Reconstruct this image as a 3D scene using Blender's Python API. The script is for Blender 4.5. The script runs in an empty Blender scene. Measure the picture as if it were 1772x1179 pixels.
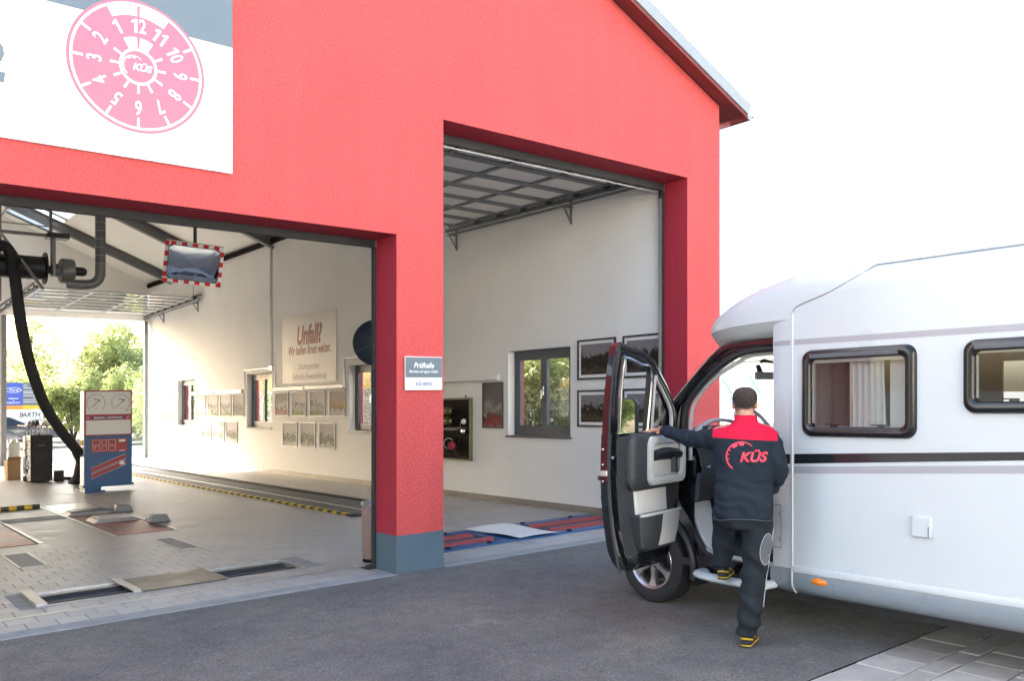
import bpy, bmesh, math, random
from mathutils import Vector, Matrix, noise
from mathutils.bvhtree import BVHTree
R = math.radians
random.seed(7)
scene = bpy.context.scene
COL = scene.collection

# ------------------------------------------------------------------ camera
V0, SLOPE, EYE = 7.28, 0.0265, 1.88          # facade plane, fall of the yard towards the back, camera height
cam_d = bpy.data.cameras.new('camera')
cam = bpy.data.objects.new('camera', cam_d); COL.objects.link(cam)
cam_d.sensor_width = 36.0
cam_d.lens = 1490.0 / 1772.0 * 36.0
cam_d.shift_y = -(589.5 - 665.0) / 1772.0
cam_d.clip_start = 0.05; cam_d.clip_end = 3000
cam.location = (0, 0, EYE)
cam.rotation_euler = (R(90), 0, -(math.pi / 2 - math.atan(1804.0 / 1490.0)))
scene.camera = cam

# ------------------------------------------------------------------ sky and sun
SUN_DIR = Vector((-0.40, 0.917, 0)).normalized()
SUN_EL = R(24)
to_sun = Vector((SUN_DIR.x * math.cos(SUN_EL), SUN_DIR.y * math.cos(SUN_EL), math.sin(SUN_EL)))
world = bpy.data.worlds.new('World'); scene.world = world; world.use_nodes = True
wn = world.node_tree.nodes; wl = world.node_tree.links
sky = wn.new('ShaderNodeTexSky'); sky.sky_type = 'NISHITA'; sky.sun_disc = False
sky.sun_elevation = SUN_EL
sky.sun_rotation = math.atan2(SUN_DIR.x, SUN_DIR.y)
sky.air_density = 1.0; sky.dust_density = 4.0; sky.ozone_density = 1.0
bg = wn['Background']; bg.inputs['Strength'].default_value = 0.15
wl.new(sky.outputs[0], bg.inputs['Color'])
sun_d = bpy.data.lights.new('sun', 'SUN'); sun = bpy.data.objects.new('sun', sun_d); COL.objects.link(sun)
sun_d.energy = 3.5; sun_d.angle = R(0.6); sun_d.color = (1.0, 0.955, 0.895)
sun.rotation_euler = (-to_sun).to_track_quat('-Z', 'Y').to_euler()
scene.view_settings.view_transform = 'Standard'; scene.view_settings.look = 'None'
scene.view_settings.gamma = 1.0; scene.view_settings.exposure = 2.75
scene.view_settings.use_curve_mapping = False
scene.render.engine = 'CYCLES'
cy = scene.cycles
cy.use_denoising = True; cy.max_bounces = 9; cy.diffuse_bounces = 5; cy.glossy_bounces = 4
cy.transmission_bounces = 6; cy.transparent_max_bounces = 12; cy.caustics_reflective = False; cy.caustics_refractive = False
cy.sample_clamp_indirect = 8.0

# ------------------------------------------------------------------ materials
MATS = {}
def mat(name, col=(.5, .5, .5), rough=.5, metal=0., var=.06, vs=2.5, bump=0., bs=120., coat=0., spec=.5, rnd=0., rv=.08, vdetail=4, trans=0., grain=0., gs=60.):
    m = bpy.data.materials.new(name); m.use_nodes = True
    nt = m.node_tree; n = nt.nodes; l = nt.links; b = n['Principled BSDF']
    b.inputs['Roughness'].default_value = rough; b.inputs['Metallic'].default_value = metal
    b.inputs['Coat Weight'].default_value = coat; b.inputs['Coat Roughness'].default_value = .06
    b.inputs['Specular IOR Level'].default_value = spec
    tc = n.new('ShaderNodeTexCoord')
    nz = n.new('ShaderNodeTexNoise'); nz.inputs['Scale'].default_value = vs; nz.inputs['Detail'].default_value = vdetail
    l.new(tc.outputs['Object'], nz.inputs['Vector'])
    mr = n.new('ShaderNodeMapRange'); mr.inputs[1].default_value = .25; mr.inputs[2].default_value = .75
    mr.inputs[3].default_value = 1 - var; mr.inputs[4].default_value = 1 + var
    l.new(nz.outputs[0], mr.inputs[0])
    val = mr.outputs[0]
    if rnd:
        oi = n.new('ShaderNodeObjectInfo'); m2 = n.new('ShaderNodeMapRange')
        m2.inputs[3].default_value = 1 - rnd; m2.inputs[4].default_value = 1 + rnd
        l.new(oi.outputs['Random'], m2.inputs[0])
        mu = n.new('ShaderNodeMath'); mu.operation = 'MULTIPLY'
        l.new(val, mu.inputs[0]); l.new(m2.outputs[0], mu.inputs[1]); val = mu.outputs[0]
    if grain:
        gz = n.new('ShaderNodeTexNoise'); gz.inputs['Scale'].default_value = gs; gz.inputs['Detail'].default_value = 3; gz.inputs['Roughness'].default_value = .7
        l.new(tc.outputs['Object'], gz.inputs['Vector'])
        gm = n.new('ShaderNodeMapRange'); gm.inputs[1].default_value = .3; gm.inputs[2].default_value = .7; gm.inputs[3].default_value = 1 - grain; gm.inputs[4].default_value = 1 + grain
        l.new(gz.outputs[0], gm.inputs[0]); m3 = n.new('ShaderNodeMath'); m3.operation = 'MULTIPLY'; l.new(val, m3.inputs[0]); l.new(gm.outputs[0], m3.inputs[1]); val = m3.outputs[0]
    vm = n.new('ShaderNodeVectorMath'); vm.operation = 'SCALE'; vm.inputs[0].default_value = col[:3]
    l.new(val, vm.inputs['Scale']); l.new(vm.outputs[0], b.inputs['Base Color'])
    if rv:
        r2 = n.new('ShaderNodeMapRange'); r2.inputs[1].default_value = .3; r2.inputs[2].default_value = .7
        r2.inputs[3].default_value = max(.02, rough - rv); r2.inputs[4].default_value = min(1, rough + rv)
        l.new(nz.outputs[0], r2.inputs[0]); l.new(r2.outputs[0], b.inputs['Roughness'])
    if bump:
        bz = n.new('ShaderNodeTexNoise'); bz.inputs['Scale'].default_value = bs; bz.inputs['Detail'].default_value = 3
        l.new(tc.outputs['Object'], bz.inputs['Vector'])
        bp = n.new('ShaderNodeBump'); bp.inputs['Strength'].default_value = bump; bp.inputs['Distance'].default_value = .01
        l.new(bz.outputs[0], bp.inputs['Height']); l.new(bp.outputs[0], b.inputs['Normal'])
    if trans:
        tr = n.new('ShaderNodeBsdfTranslucent'); ms = n.new('ShaderNodeMixShader'); ms.inputs[0].default_value = trans
        l.new(vm.outputs[0], tr.inputs[0]); l.new(b.outputs[0], ms.inputs[1]); l.new(tr.outputs[0], ms.inputs[2])
        l.new(ms.outputs[0], n['Material Output'].inputs[0])
    MATS[name] = m; return m

def glass(name, tint=(1, 1, 1), refl=1.0):
    """thin pane: clear transmission plus a fresnel reflection"""
    m = bpy.data.materials.new(name); m.use_nodes = True; nt = m.node_tree; n = nt.nodes; l = nt.links
    n.remove(n['Principled BSDF'])
    t = n.new('ShaderNodeBsdfTransparent'); t.inputs[0].default_value = (*tint, 1)
    g = n.new('ShaderNodeBsdfGlossy'); g.inputs['Roughness'].default_value = .01
    f = n.new('ShaderNodeFresnel'); ge = n.new('ShaderNodeNewGeometry'); io = n.new('ShaderNodeMath'); io.operation = 'MULTIPLY_ADD'
    io.inputs[1].default_value = 1 / 1.5 - 1.5; io.inputs[2].default_value = 1.5      # same reflection from either side of a thin pane
    l.new(ge.outputs['Backfacing'], io.inputs[0]); l.new(io.outputs[0], f.inputs[0])
    mx = n.new('ShaderNodeMath'); mx.operation = 'MULTIPLY'; mx.inputs[1].default_value = refl; mx.use_clamp = True
    s = n.new('ShaderNodeMixShader')
    l.new(f.outputs[0], mx.inputs[0]); l.new(mx.outputs[0], s.inputs[0])
    l.new(t.outputs[0], s.inputs[1]); l.new(g.outputs[0], s.inputs[2]); l.new(s.outputs[0], n['Material Output'].inputs[0])
    MATS[name] = m; return m

def ramp_nodes(n, l, src, stops, mode='LINEAR'):
    r = n.new('ShaderNodeValToRGB'); r.color_ramp.interpolation = mode
    while len(r.color_ramp.elements) < len(stops): r.color_ramp.elements.new(.5)
    for e, (p, c) in zip(r.color_ramp.elements, stops): e.position = p; e.color = (*c, 1)
    l.new(src, r.inputs[0]); return r.outputs[0]

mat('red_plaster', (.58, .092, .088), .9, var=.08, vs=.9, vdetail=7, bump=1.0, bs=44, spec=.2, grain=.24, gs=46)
def streaks(m):
    n = m.node_tree.nodes; l = m.node_tree.links; b = n['Principled BSDF']; tc = n.new('ShaderNodeTexCoord'); mp = n.new('ShaderNodeMapping'); mp.inputs['Scale'].default_value = (5.0, 5.0, .35)
    z = n.new('ShaderNodeTexNoise'); z.inputs['Scale'].default_value = 1.0; z.inputs['Detail'].default_value = 5; l.new(tc.outputs['Object'], mp.inputs[0]); l.new(mp.outputs[0], z.inputs['Vector'])
    r = n.new('ShaderNodeMapRange'); r.inputs[1].default_value = .3; r.inputs[2].default_value = .7; r.inputs[3].default_value = .96; r.inputs[4].default_value = 1.03; l.new(z.outputs[0], r.inputs[0])
    old = b.inputs['Base Color'].links[0].from_socket; sc = n.new('ShaderNodeVectorMath'); sc.operation = 'SCALE'; l.new(old, sc.inputs[0]); l.new(r.outputs[0], sc.inputs['Scale']); l.new(sc.outputs[0], b.inputs['Base Color'])
streaks(MATS['red_plaster'])
mat('red_reveal', (.40, .030, .050), .75, var=.06, vs=1.4, bump=.25, bs=60, spec=.3)  # smoother coat; its darker red also holds the shade inside the doorways
mat('plinth_paint', (.085, .135, .168), .6, var=.07, vs=4, bump=.15, bs=150)
mat('wall_white', (.84, .83, .805), .85, var=.05, vs=.8, vdetail=7, bump=.12, bs=60, spec=.2)
mat('concrete', (.30, .30, .29), .85, var=.18, vs=6, bump=.3, bs=140)
mat('skirting_tile', (.23, .205, .18), .45, var=.1, vs=8, rnd=.10)
mat('roof_steel', (.15, .155, .16), .55, metal=.0, var=.06)
mat('ceiling_panel', (.84, .82, .785), .7, var=.03)
mat('steel_grey', (.20, .21, .22), .45, metal=.5, var=.1, vs=8)
mat('galvanised', (.50, .51, .52), .4, metal=.85, var=.12, vs=20)
mat('dark_metal', (.035, .038, .042), .42, metal=.2, var=.15, vs=10)
mat('black_rubber', (.018, .019, .021), .7, var=.2, vs=14, bump=.2, bs=90)
mat('black_plastic', (.022, .024, .027), .48, var=.12, vs=20)
mat('anthracite', (.075, .085, .095), .4, var=.06, vs=6)
mat('door_panel', (.82, .80, .76), .5, var=.05)
mat('white_paint', (.78, .79, .80), .35, var=.02, vs=3)
mat('white_print', (.80, .80, .80), .5, var=.0, rv=0)
mat('sign_grey', (.135, .175, .20), .45, var=.03, rv=0)
mat('sticker_pink', (.43, .145, .205), .45, var=.02, rv=0)
mat('gutter_red', (.22, .05, .05), .5, var=.15, vs=9)
mat('verge_metal', (.30, .32, .32), .5, metal=.0, var=.05)
mat('text_red', (.17, .003, .012), .5, var=.0, rv=0)
mat('text_dark', (.05, .055, .06), .5, var=.0, rv=0)
mat('text_blue', (.03, .05, .22), .5, var=.0, rv=0)
mat('sign_silver', (.52, .51, .50), .45, var=.03, rv=.05)
mat('machine_blue', (.006, .075, .22), .38, var=.08, vs=5)
mat('machine_red', (.30, .018, .03), .42, var=.12, vs=8)
mat('machine_white', (.66, .67, .66), .4, var=.03)
mat('floor_red', (.30, .045, .045), .38, var=.2, vs=9, bump=.5, bs=160)
mat('yellow', (.62, .42, .02), .6, var=.25, vs=10)
mat('orange', (.85, .22, .01), .3, var=.05, coat=.4)
mat('bin_brown', (.36, .25, .20), .5, var=.08, vs=6)
mat('cardboard', (.36, .22, .11), .85, var=.1, vs=6)
mat('dim_mirror', (.50, .53, .56), .03, metal=1., var=0., rv=0)  # convex mirror: the darker reflection is put into the metal colour
mat('mirror', (.92, .93, .94), .02, metal=1., var=0., rv=0)
mat('mirror_red', (.60, .02, .02), .4, var=.05)
mat('disc_blue', (.012, .025, .05), .4, var=.12, vs=6)
mat('olive', (.17, .17, .09), .6, var=.1, vs=9)
mat('dark_brown', (.016, .011, .009), .8, var=.25, vs=9, spec=.1)
mat('brass_green', (.13, .12, .04), .35, metal=.5, var=.1)
mat('chrome', (.70, .71, .73), .18, metal=1., var=.03)
mat('lamp_plastic', (.72, .72, .69), .35, var=.02)
mat('rv_white', (.53, .575, .59), .30, var=.012, vs=1.2, coat=.15, rv=.03)
mat('rv_grey', (.22, .26, .29), .3, var=.02, coat=.3)
mat('rv_stripe', (.34, .34, .37), .3, var=.0, rv=0)
mat('rv_black_film', (.014, .016, .02), .12, var=.0, rv=0)
mat('window_black', (.010, .0105, .012), .22, var=.0, rv=.03)
mat('cab_black', (.006, .0065, .008), .06, var=0., coat=1., rv=.02)
mat('trim_grey', (.032, .036, .04), .55, var=.08, vs=30, bump=.15, bs=300)
mat('trim_light', (.50, .51, .50), .5, var=.05, vs=30)
mat('fabric_light', (.62, .62, .60), .85, var=.05, vs=30, bump=.3, bs=400)
mat('seat_fabric', (.10, .10, .11), .9, var=.15, vs=30)
mat('alloy', (.42, .42, .43), .3, metal=.9, var=.05)
mat('tyre', (.017, .018, .019), .75, var=.25, vs=9, bump=.3, bs=70)
mat('blind', (.62, .62, .60), .8, var=.04)
mat('rv_interior', (.22, .21, .19), .7, var=.05)
mat('wood_light', (.36, .25, .14), .5, var=.15, vs=5)
mat('skin', (.56, .29, .21), .5, var=.08, vs=18, bump=.15, bs=160)
mat('hair', (.085, .066, .054), .8, var=.5, vs=70, bump=.9, bs=260)
mat('jacket_navy', (.014, .022, .033), .85, var=.2, vs=6, bump=.35, bs=420, spec=.25)
mat('jacket_red', (.62, .008, .045), .8, var=.08, vs=6, bump=.3, bs=420, spec=.25)
mat('trouser_dark', (.019, .025, .030), .88, var=.2, vs=7, bump=.35, bs=420, spec=.2)
mat('patch_grey', (.11, .115, .14), .85, var=.12, vs=10, bump=.3, bs=300)
mat('piping', (.50, .52, .53), .6, var=.05)
mat('logo_red', (.75, .05, .09), .6, var=.03, rv=0)
mat('shoe_black', (.015, .016, .018), .55, var=.2, vs=20)
mat('car_paint', (.06, .075, .10), .15, var=.02, coat=1.)
mat('board_blue', (.05, .09, .42), .5, var=.03, rv=0)
mat('board_slate', (.14, .15, .16), .5, var=.03, rv=0)
mat('board_orange', (.80, .27, .02), .5, var=.03, rv=0)
mat('leaf_fresh', (.44, .48, .20), .6, var=.45, vs=1.1, trans=.55)
mat('leaf_mid', (.25, .31, .10), .6, var=.45, vs=1.1, trans=.4)
mat('leaf_dark', (.035, .07, .018), .6, var=.4, vs=1.1, trans=.35)
mat('bark', (.10, .075, .055), .9, var=.3, vs=9, bump=.6, bs=40)
mat('fence_green', (.05, .12, .07), .5, var=.05)
mat('roof_tile', (.20, .08, .06), .8, var=.2, vs=5)
mat('neighbour_wall', (.74, .72, .67), .85, var=.05)
mat('neighbour_white', (.75, .76, .77), .7, var=.02)
mat('neighbour_blue', (.05, .30, .60), .5, var=.03)
glass('pane', (.93, .96, .95), 1.0)
glass('pane_tint', (.70, .71, .69), 1.1)
glass('pane_door', (.80, .86, .86), 1.2)

# textured ground materials ------------------------------------------------
def asphalt():
    m = bpy.data.materials.new('asphalt'); m.use_nodes = True; n = m.node_tree.nodes; l = m.node_tree.links; b = n['Principled BSDF']
    tc = n.new('ShaderNodeTexCoord')
    a = n.new('ShaderNodeTexNoise'); a.inputs['Scale'].default_value = 170; a.inputs['Detail'].default_value = 2
    v = n.new('ShaderNodeTexVoronoi'); v.inputs['Scale'].default_value = 210
    c = n.new('ShaderNodeTexNoise'); c.inputs['Scale'].default_value = .8; c.inputs['Detail'].default_value = 6; c.inputs['Roughness'].default_value = .65
    d = n.new('ShaderNodeTexNoise'); d.inputs['Scale'].default_value = 6; d.inputs['Detail'].default_value = 5
    for t in (a, v, c, d): l.new(tc.outputs['Object'], t.inputs['Vector'])
    e = n.new('ShaderNodeTexNoise'); e.inputs['Scale'].default_value = 55; e.inputs['Detail'].default_value = 3; e.inputs['Roughness'].default_value = .7
    l.new(tc.outputs['Object'], e.inputs['Vector'])
    am = n.new('ShaderNodeMath'); am.operation = 'ADD'; l.new(a.outputs[0], am.inputs[0]); l.new(e.outputs[0], am.inputs[1])
    hf = n.new('ShaderNodeMath'); hf.operation = 'MULTIPLY'; hf.inputs[1].default_value = .5; l.new(am.outputs[0], hf.inputs[0])
    f = ramp_nodes(n, l, hf.outputs[0], [(.34, (.062, .061, .056)), (.47, (.125, .122, .112)), (.56, (.160, .156, .143)), (.64, (.31, .303, .28))])
    g = ramp_nodes(n, l, c.outputs[0], [(.32, (.74, .76, .80)), (.5, (1, 1, 1)), (.60, (1.12, 1.09, 1.05)), (.66, (1.32, 1.25, 1.17))])
    h = ramp_nodes(n, l, d.outputs[0], [(.3, (.86, .86, .86)), (.58, (1.08, 1.08, 1.08)), (.66, (1.12, 1.12, 1.12)), (.74, (.74, .74, .74))])
    x = n.new('ShaderNodeMix'); x.data_type = 'RGBA'; x.blend_type = 'MULTIPLY'; x.inputs[0].default_value = 1
    y = n.new('ShaderNodeMix'); y.data_type = 'RGBA'; y.blend_type = 'MULTIPLY'; y.inputs[0].default_value = 1
    l.new(f, x.inputs[6]); l.new(g, x.inputs[7]); l.new(x.outputs[2], y.inputs[6]); l.new(h, y.inputs[7]); l.new(y.outputs[2], b.inputs['Base Color'])
    b.inputs['Roughness'].default_value = .85
    bp = n.new('ShaderNodeBump'); bp.inputs['Strength'].default_value = .55; bp.inputs['Distance'].default_value = .006
    l.new(v.outputs[0], bp.inputs['Height']); l.new(bp.outputs[0], b.inputs['Normal'])
    MATS['asphalt'] = m
asphalt()
def tile_mat():
    m = mat('floor_tile', (.40, .385, .37), .44, var=.12, vs=3.2, rnd=.09, rv=.08, spec=.42, bump=.05, bs=40)
    m = mat('floor_tile_far', (.40, .385, .37), .44, var=.14, vs=4.6, rv=.08, spec=.42, bump=.05, bs=40)
    mat('joint', (.045, .042, .040), .8, var=.15, vs=8)
tile_mat()
def tread(name, col, metal, sx):
    """raised lozenge relief for steel floor plates"""
    m = mat(name, col, .4, metal=metal, var=.18, vs=7)
    n = m.node_tree.nodes; l = m.node_tree.links
    tc = n.new('ShaderNodeTexCoord'); ck = n.new('ShaderNodeTexVoronoi'); ck.inputs['Scale'].default_value = sx; ck.inputs['Randomness'].default_value = .0
    l.new(tc.outputs['Object'], ck.inputs['Vector'])
    cm = n.new('ShaderNodeMapRange'); cm.inputs[1].default_value = .1; cm.inputs[2].default_value = .55; cm.inputs[3].default_value = 1.5; cm.inputs[4].default_value = .45; l.new(ck.outputs[0], cm.inputs[0])
    old = n['Principled BSDF'].inputs['Base Color'].links[0].from_socket; sc2 = n.new('ShaderNodeVectorMath'); sc2.operation = 'SCALE'; l.new(old, sc2.inputs[0]); l.new(cm.outputs[0], sc2.inputs['Scale']); l.new(sc2.outputs[0], n['Principled BSDF'].inputs['Base Color'])
    bp = n.new('ShaderNodeBump'); bp.inputs['Strength'].default_value = .8; bp.inputs['Distance'].default_value = .006
    l.new(ck.outputs[0], bp.inputs['Height']); l.new(bp.outputs[0], n['Principled BSDF'].inputs['Normal'])
tread('tread_steel', (.17, .15, .135), .3, 34); tread('tread_red', (.30, .05, .05), .1, 30)

def picture_mat(name, seed, warm):
    """print of an outdoor scene: pale sky, dark trees, ground"""
    m = bpy.data.materials.new(name); m.use_nodes = True; n = m.node_tree.nodes; l = m.node_tree.links; b = n['Principled BSDF']
    tc = n.new('ShaderNodeTexCoord'); mp = n.new('ShaderNodeMapping'); mp.inputs['Location'].default_value = (seed * 3.1, seed * 1.7, seed * .77)
    l.new(tc.outputs['Object'], mp.inputs[0])
    a = n.new('ShaderNodeTexNoise'); a.inputs['Scale'].default_value = 8; a.inputs['Detail'].default_value = 7; a.inputs['Distortion'].default_value = 1.1
    l.new(mp.outputs[0], a.inputs['Vector'])
    sp = n.new('ShaderNodeSeparateXYZ'); l.new(tc.outputs['Generated'], sp.inputs[0])
    ad = n.new('ShaderNodeMath'); ad.operation = 'MULTIPLY_ADD'; ad.inputs[1].default_value = .95; l.new(a.outputs[0], ad.inputs[0]); l.new(sp.outputs[2], ad.inputs[2])
    if warm == 0: st = [(.30, (.05, .045, .04)), (.55, (.20, .17, .145)), (.72, (.055, .05, .045)), (.95, (.12, .10, .085)), (1.05, (.42, .40, .41))]
    elif warm == 1: st = [(.25, (.62, .60, .56)), (.55, (.55, .53, .49)), (.64, (.10, .14, .04)), (.85, (.16, .15, .12)), (1.0, (.55, .53, .55))]
    elif warm == 2: st = [(.3, (.22, .30, .06)), (.55, (.20, .27, .06)), (.68, (.55, .54, .55)), (.85, (.16, .14, .14)), (1.0, (.60, .57, .58))]
    elif warm == 3: st = [(.3, (.35, .33, .33)), (.52, (.45, .05, .06)), (.66, (.16, .14, .13)), (.82, (.52, .50, .50)), (1.0, (.28, .26, .26))]
    else: st = [(.3, (.50, .48, .46)), (.55, (.60, .58, .56)), (.66, (.11, .10, .10)), (.82, (.55, .36, .05)), (1.0, (.5, .45, .46))]
    st = [(max(0, min(1, (p - .15) / 1.4)), tuple(.80 * (q ** 1.6) for q in c)) for p, c in st]
    dv = n.new('ShaderNodeMath'); dv.operation = 'MULTIPLY_ADD'; dv.inputs[1].default_value = 1 / 1.4; dv.inputs[2].default_value = -.15 / 1.4 - .06; l.new(ad.outputs[0], dv.inputs[0])
    c = ramp_nodes(n, l, dv.outputs[0], st)
    l.new(c, b.inputs['Base Color']); b.inputs['Roughness'].default_value = .6; b.inputs['Specular IOR Level'].default_value = .25; b.inputs['Coat Weight'].default_value = .0; b.inputs['Coat Roughness'].default_value = .05
    MATS[name] = m
for i in range(6):
    for w in range(5): picture_mat('print_%d_%d' % (w, i), i + w * 1.37, w)

# ------------------------------------------------------------------ mesh helpers
ROOTS = {}
class MB:
    def __init__(s): s.v = []; s.f = []; s.m = []
    def _q(s, idx, m=0): s.f.append(tuple(idx)); s.m.append(m)
    def add(s, vs, fs, m=0):
        o = len(s.v); s.v += [Vector(p) for p in vs]
        for f in fs: s._q([i + o for i in f], m)
        return s
    def box(s, x0, y0, z0, x1, y1, z1, m=0):
        vs = [(x, y, z) for z in (z0, z1) for y in (y0, y1) for x in (x0, x1)]
        return s.add(vs, [(0, 2, 3, 1), (4, 5, 7, 6), (0, 1, 5, 4), (2, 6, 7, 3), (0, 4, 6, 2), (1, 3, 7, 5)], m)
    def bar(s, a, b, w, h, up=(0, 0, 1), m=0):
        a = Vector(a); b = Vector(b); d = (b - a).normalized(); up = Vector(up)
        if abs(d.dot(up)) > .98: up = Vector((1, 0, 0))
        x = d.cross(up).normalized(); y = x.cross(d).normalized()
        vs = []
        for p in (a, b):
            for sx, sy in ((-1, -1), (1, -1), (1, 1), (-1, 1)): vs.append(p + x * (sx * w / 2) + y * (sy * h / 2))
        return s.add(vs, [(0, 1, 2, 3), (7, 6, 5, 4), (0, 4, 5, 1), (1, 5, 6, 2), (2, 6, 7, 3), (3, 7, 4, 0)], m)
    def loft(s, rings, cap=True, closed=True, m=0, capm=None):
        n = len(rings[0]); o = len(s.v)
        for r in rings: s.v += [Vector(p) for p in r]
        k = n if closed else n - 1
        for i in range(len(rings) - 1):
            for j in range(k):
                a = o + i * n + j; b = o + i * n + (j + 1) % n
                s._q((a, b, b + n, a + n), m)
        if cap and closed:
            s._q([o + j for j in range(n)][::-1], m if capm is None else capm)
            s._q([o + (len(rings) - 1) * n + j for j in range(n)], m if capm is None else capm)
        return s
    def cyl(s, a, b, r0, r1=None, n=16, cap=True, m=0, capm=None):
        a = Vector(a); b = Vector(b); r1 = r0 if r1 is None else r1
        d = (b - a).normalized(); u = Vector((0, 0, 1)) if abs(d.z) < .9 else Vector((1, 0, 0))
        x = d.cross(u).normalized(); y = d.cross(x)
        ring = lambda c, r: [c + x * (r * math.cos(2 * math.pi * i / n)) + y * (r * math.sin(2 * math.pi * i / n)) for i in range(n)]
        return s.loft([ring(a, r0), ring(b, r1)], cap, True, m, capm)
    def lathe(s, prof, c, axis, n=24, m=0, cap=False):
        """prof: (radius, along) pairs"""
        c = Vector(c); d = Vector(axis).normalized(); u = Vector((0, 0, 1)) if abs(d.z) < .9 else Vector((1, 0, 0))
        x = d.cross(u).normalized(); y = d.cross(x)
        return s.loft([[c + d * a + x * (r * math.cos(2 * math.pi * i / n)) + y * (r * math.sin(2 * math.pi * i / n)) for i in range(n)] for r, a in prof], cap, True, m)
    def tube(s, pts, r, n=8, m=0, closed=False, flat=None):
        pts = [Vector(p) for p in pts]; rings = []; prev = None
        for i, p in enumerate(pts):
            if closed: d = pts[(i + 1) % len(pts)] - pts[i - 1]
            else: d = (pts[min(i + 1, len(pts) - 1)] - pts[max(i - 1, 0)])
            d.normalize()
            if prev is None:
                u = Vector((0, 0, 1)) if abs(d.z) < .9 else Vector((1, 0, 0)); x = d.cross(u).normalized()
            else: x = (prev - d * prev.dot(d)).normalized()
            prev = x; y = d.cross(x)
            rr = r[i] if isinstance(r, (list, tuple)) else r
            fx, fy = flat if flat else (1, 1)
            rings.append([p + x * (rr * fx * math.cos(2 * math.pi * (j + .5) / n)) + y * (rr * fy * math.sin(2 * math.pi * (j + .5) / n)) for j in range(n)])
        if closed: rings.append(rings[0])
        return s.loft(rings, not closed, True, m)
    def prism(s, poly, fn, a, b, m=0):
        """poly: 2D points; fn(p, q, t) -> 3D; extruded from t = a to t = b"""
        n = len(poly); o = len(s.v)
        s.v += [Vector(fn(p, q, a)) for p, q in poly] + [Vector(fn(p, q, b)) for p, q in poly]
        s._q(list(range(o, o + n))[::-1], m); s._q(list(range(o + n, o + 2 * n)), m)
        for i in range(n):
            j = (i + 1) % n; s._q((o + i, o + j, o + n + j, o + n + i), m)
        return s
    def grid(s, fn, nu, nv, m=0):
        o = len(s.v)
        for i in range(nu + 1):
            for j in range(nv + 1): s.v.append(Vector(fn(i / nu, j / nv)))
        for i in range(nu):
            for j in range(nv):
                a = o + i * (nv + 1) + j; s._q((a, a + nv + 1, a + nv + 2, a + 1), m)
        return s
    def panel(s, axis, at, a0, a1, z0, z1, holes, thick, m=0, rm=None):
        """wall slab: axis 'x' (plane x = at, runs along y) or 'y'; rectangular holes (a0, a1, z0, z1) with reveals"""
        A = sorted({a0, a1, *[h[0] for h in holes], *[h[1] for h in holes]}); Z = sorted({z0, z1, *[h[2] for h in holes], *[h[3] for h in holes]})
        A = [a for a in A if a0 <= a <= a1]; Z = [z for z in Z if z0 <= z <= z1]
        P = (lambda a, z, t: (at + t, a, z)) if axis == 'x' else (lambda a, z, t: (a, at + t, z))
        solid = lambda i, j: 0 <= i < len(A) - 1 and 0 <= j < len(Z) - 1 and not any(h[0] <= (A[i] + A[i + 1]) / 2 <= h[1] and h[2] <= (Z[j] + Z[j + 1]) / 2 <= h[3] for h in holes)
        rm = m if rm is None else rm
        for i in range(len(A) - 1):
            for j in range(len(Z) - 1):
                if not solid(i, j): continue
                for t, fl in ((0, 0), (thick, 1)):
                    q = [P(A[i], Z[j], t), P(A[i + 1], Z[j], t), P(A[i + 1], Z[j + 1], t), P(A[i], Z[j + 1], t)]
                    s.add(q[::-1] if fl else q, [(0, 1, 2, 3)], m)
                for di, dj, e in ((-1, 0, ((A[i], Z[j]), (A[i], Z[j + 1]))), (1, 0, ((A[i + 1], Z[j]), (A[i + 1], Z[j + 1]))), (0, -1, ((A[i], Z[j]), (A[i + 1], Z[j]))), (0, 1, ((A[i], Z[j + 1]), (A[i + 1], Z[j + 1])))):
                    if not solid(i + di, j + dj):
                        (p, q), (p2, q2) = e
                        s.add([P(p, q, 0), P(p2, q2, 0), P(p2, q2, thick), P(p, q, thick)], [(0, 1, 2, 3)], rm)
        return s
    def build(s, name, mats, parent=None, smooth=False, bevel=0, seg=2, weld=False):
        root = parent
        while root is not None and root.parent is not None: root = root.parent
        off = ROOTS.get(root.name, Vector((0, 0, 0))) if root is not None else Vector((0, 0, 0))
        me = bpy.data.meshes.new(name)
        me.from_pydata([tuple(p - off) for p in s.v], [], s.f)
        if isinstance(mats, str): mats = [mats]
        for q in mats: me.materials.append(MATS[q])
        for p, i in zip(me.polygons, s.m): p.material_index = min(i, len(mats) - 1)
        bm = bmesh.new(); bm.from_mesh(me)
        if weld or bevel: bmesh.ops.remove_doubles(bm, verts=bm.verts, dist=1e-5)
        bmesh.ops.recalc_face_normals(bm, faces=bm.faces)
        if bevel:
            ed = [e for e in bm.edges if len(e.link_faces) == 2 and e.calc_face_angle(0) > .5]
            if ed: bmesh.ops.bevel(bm, geom=ed, offset=bevel, segments=seg, affect='EDGES', profile=.5, clamp_overlap=True)
        bm.to_mesh(me); bm.free()
        if smooth:
            for p in me.polygons: p.use_smooth = True
            if smooth != 'all':
                try: me.set_sharp_from_angle(angle=R(smooth if not isinstance(smooth, bool) else 40))
                except Exception: pass
        o = bpy.data.objects.new(name, me); COL.objects.link(o)
        if parent is not None: o.parent = parent
        return o

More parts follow.
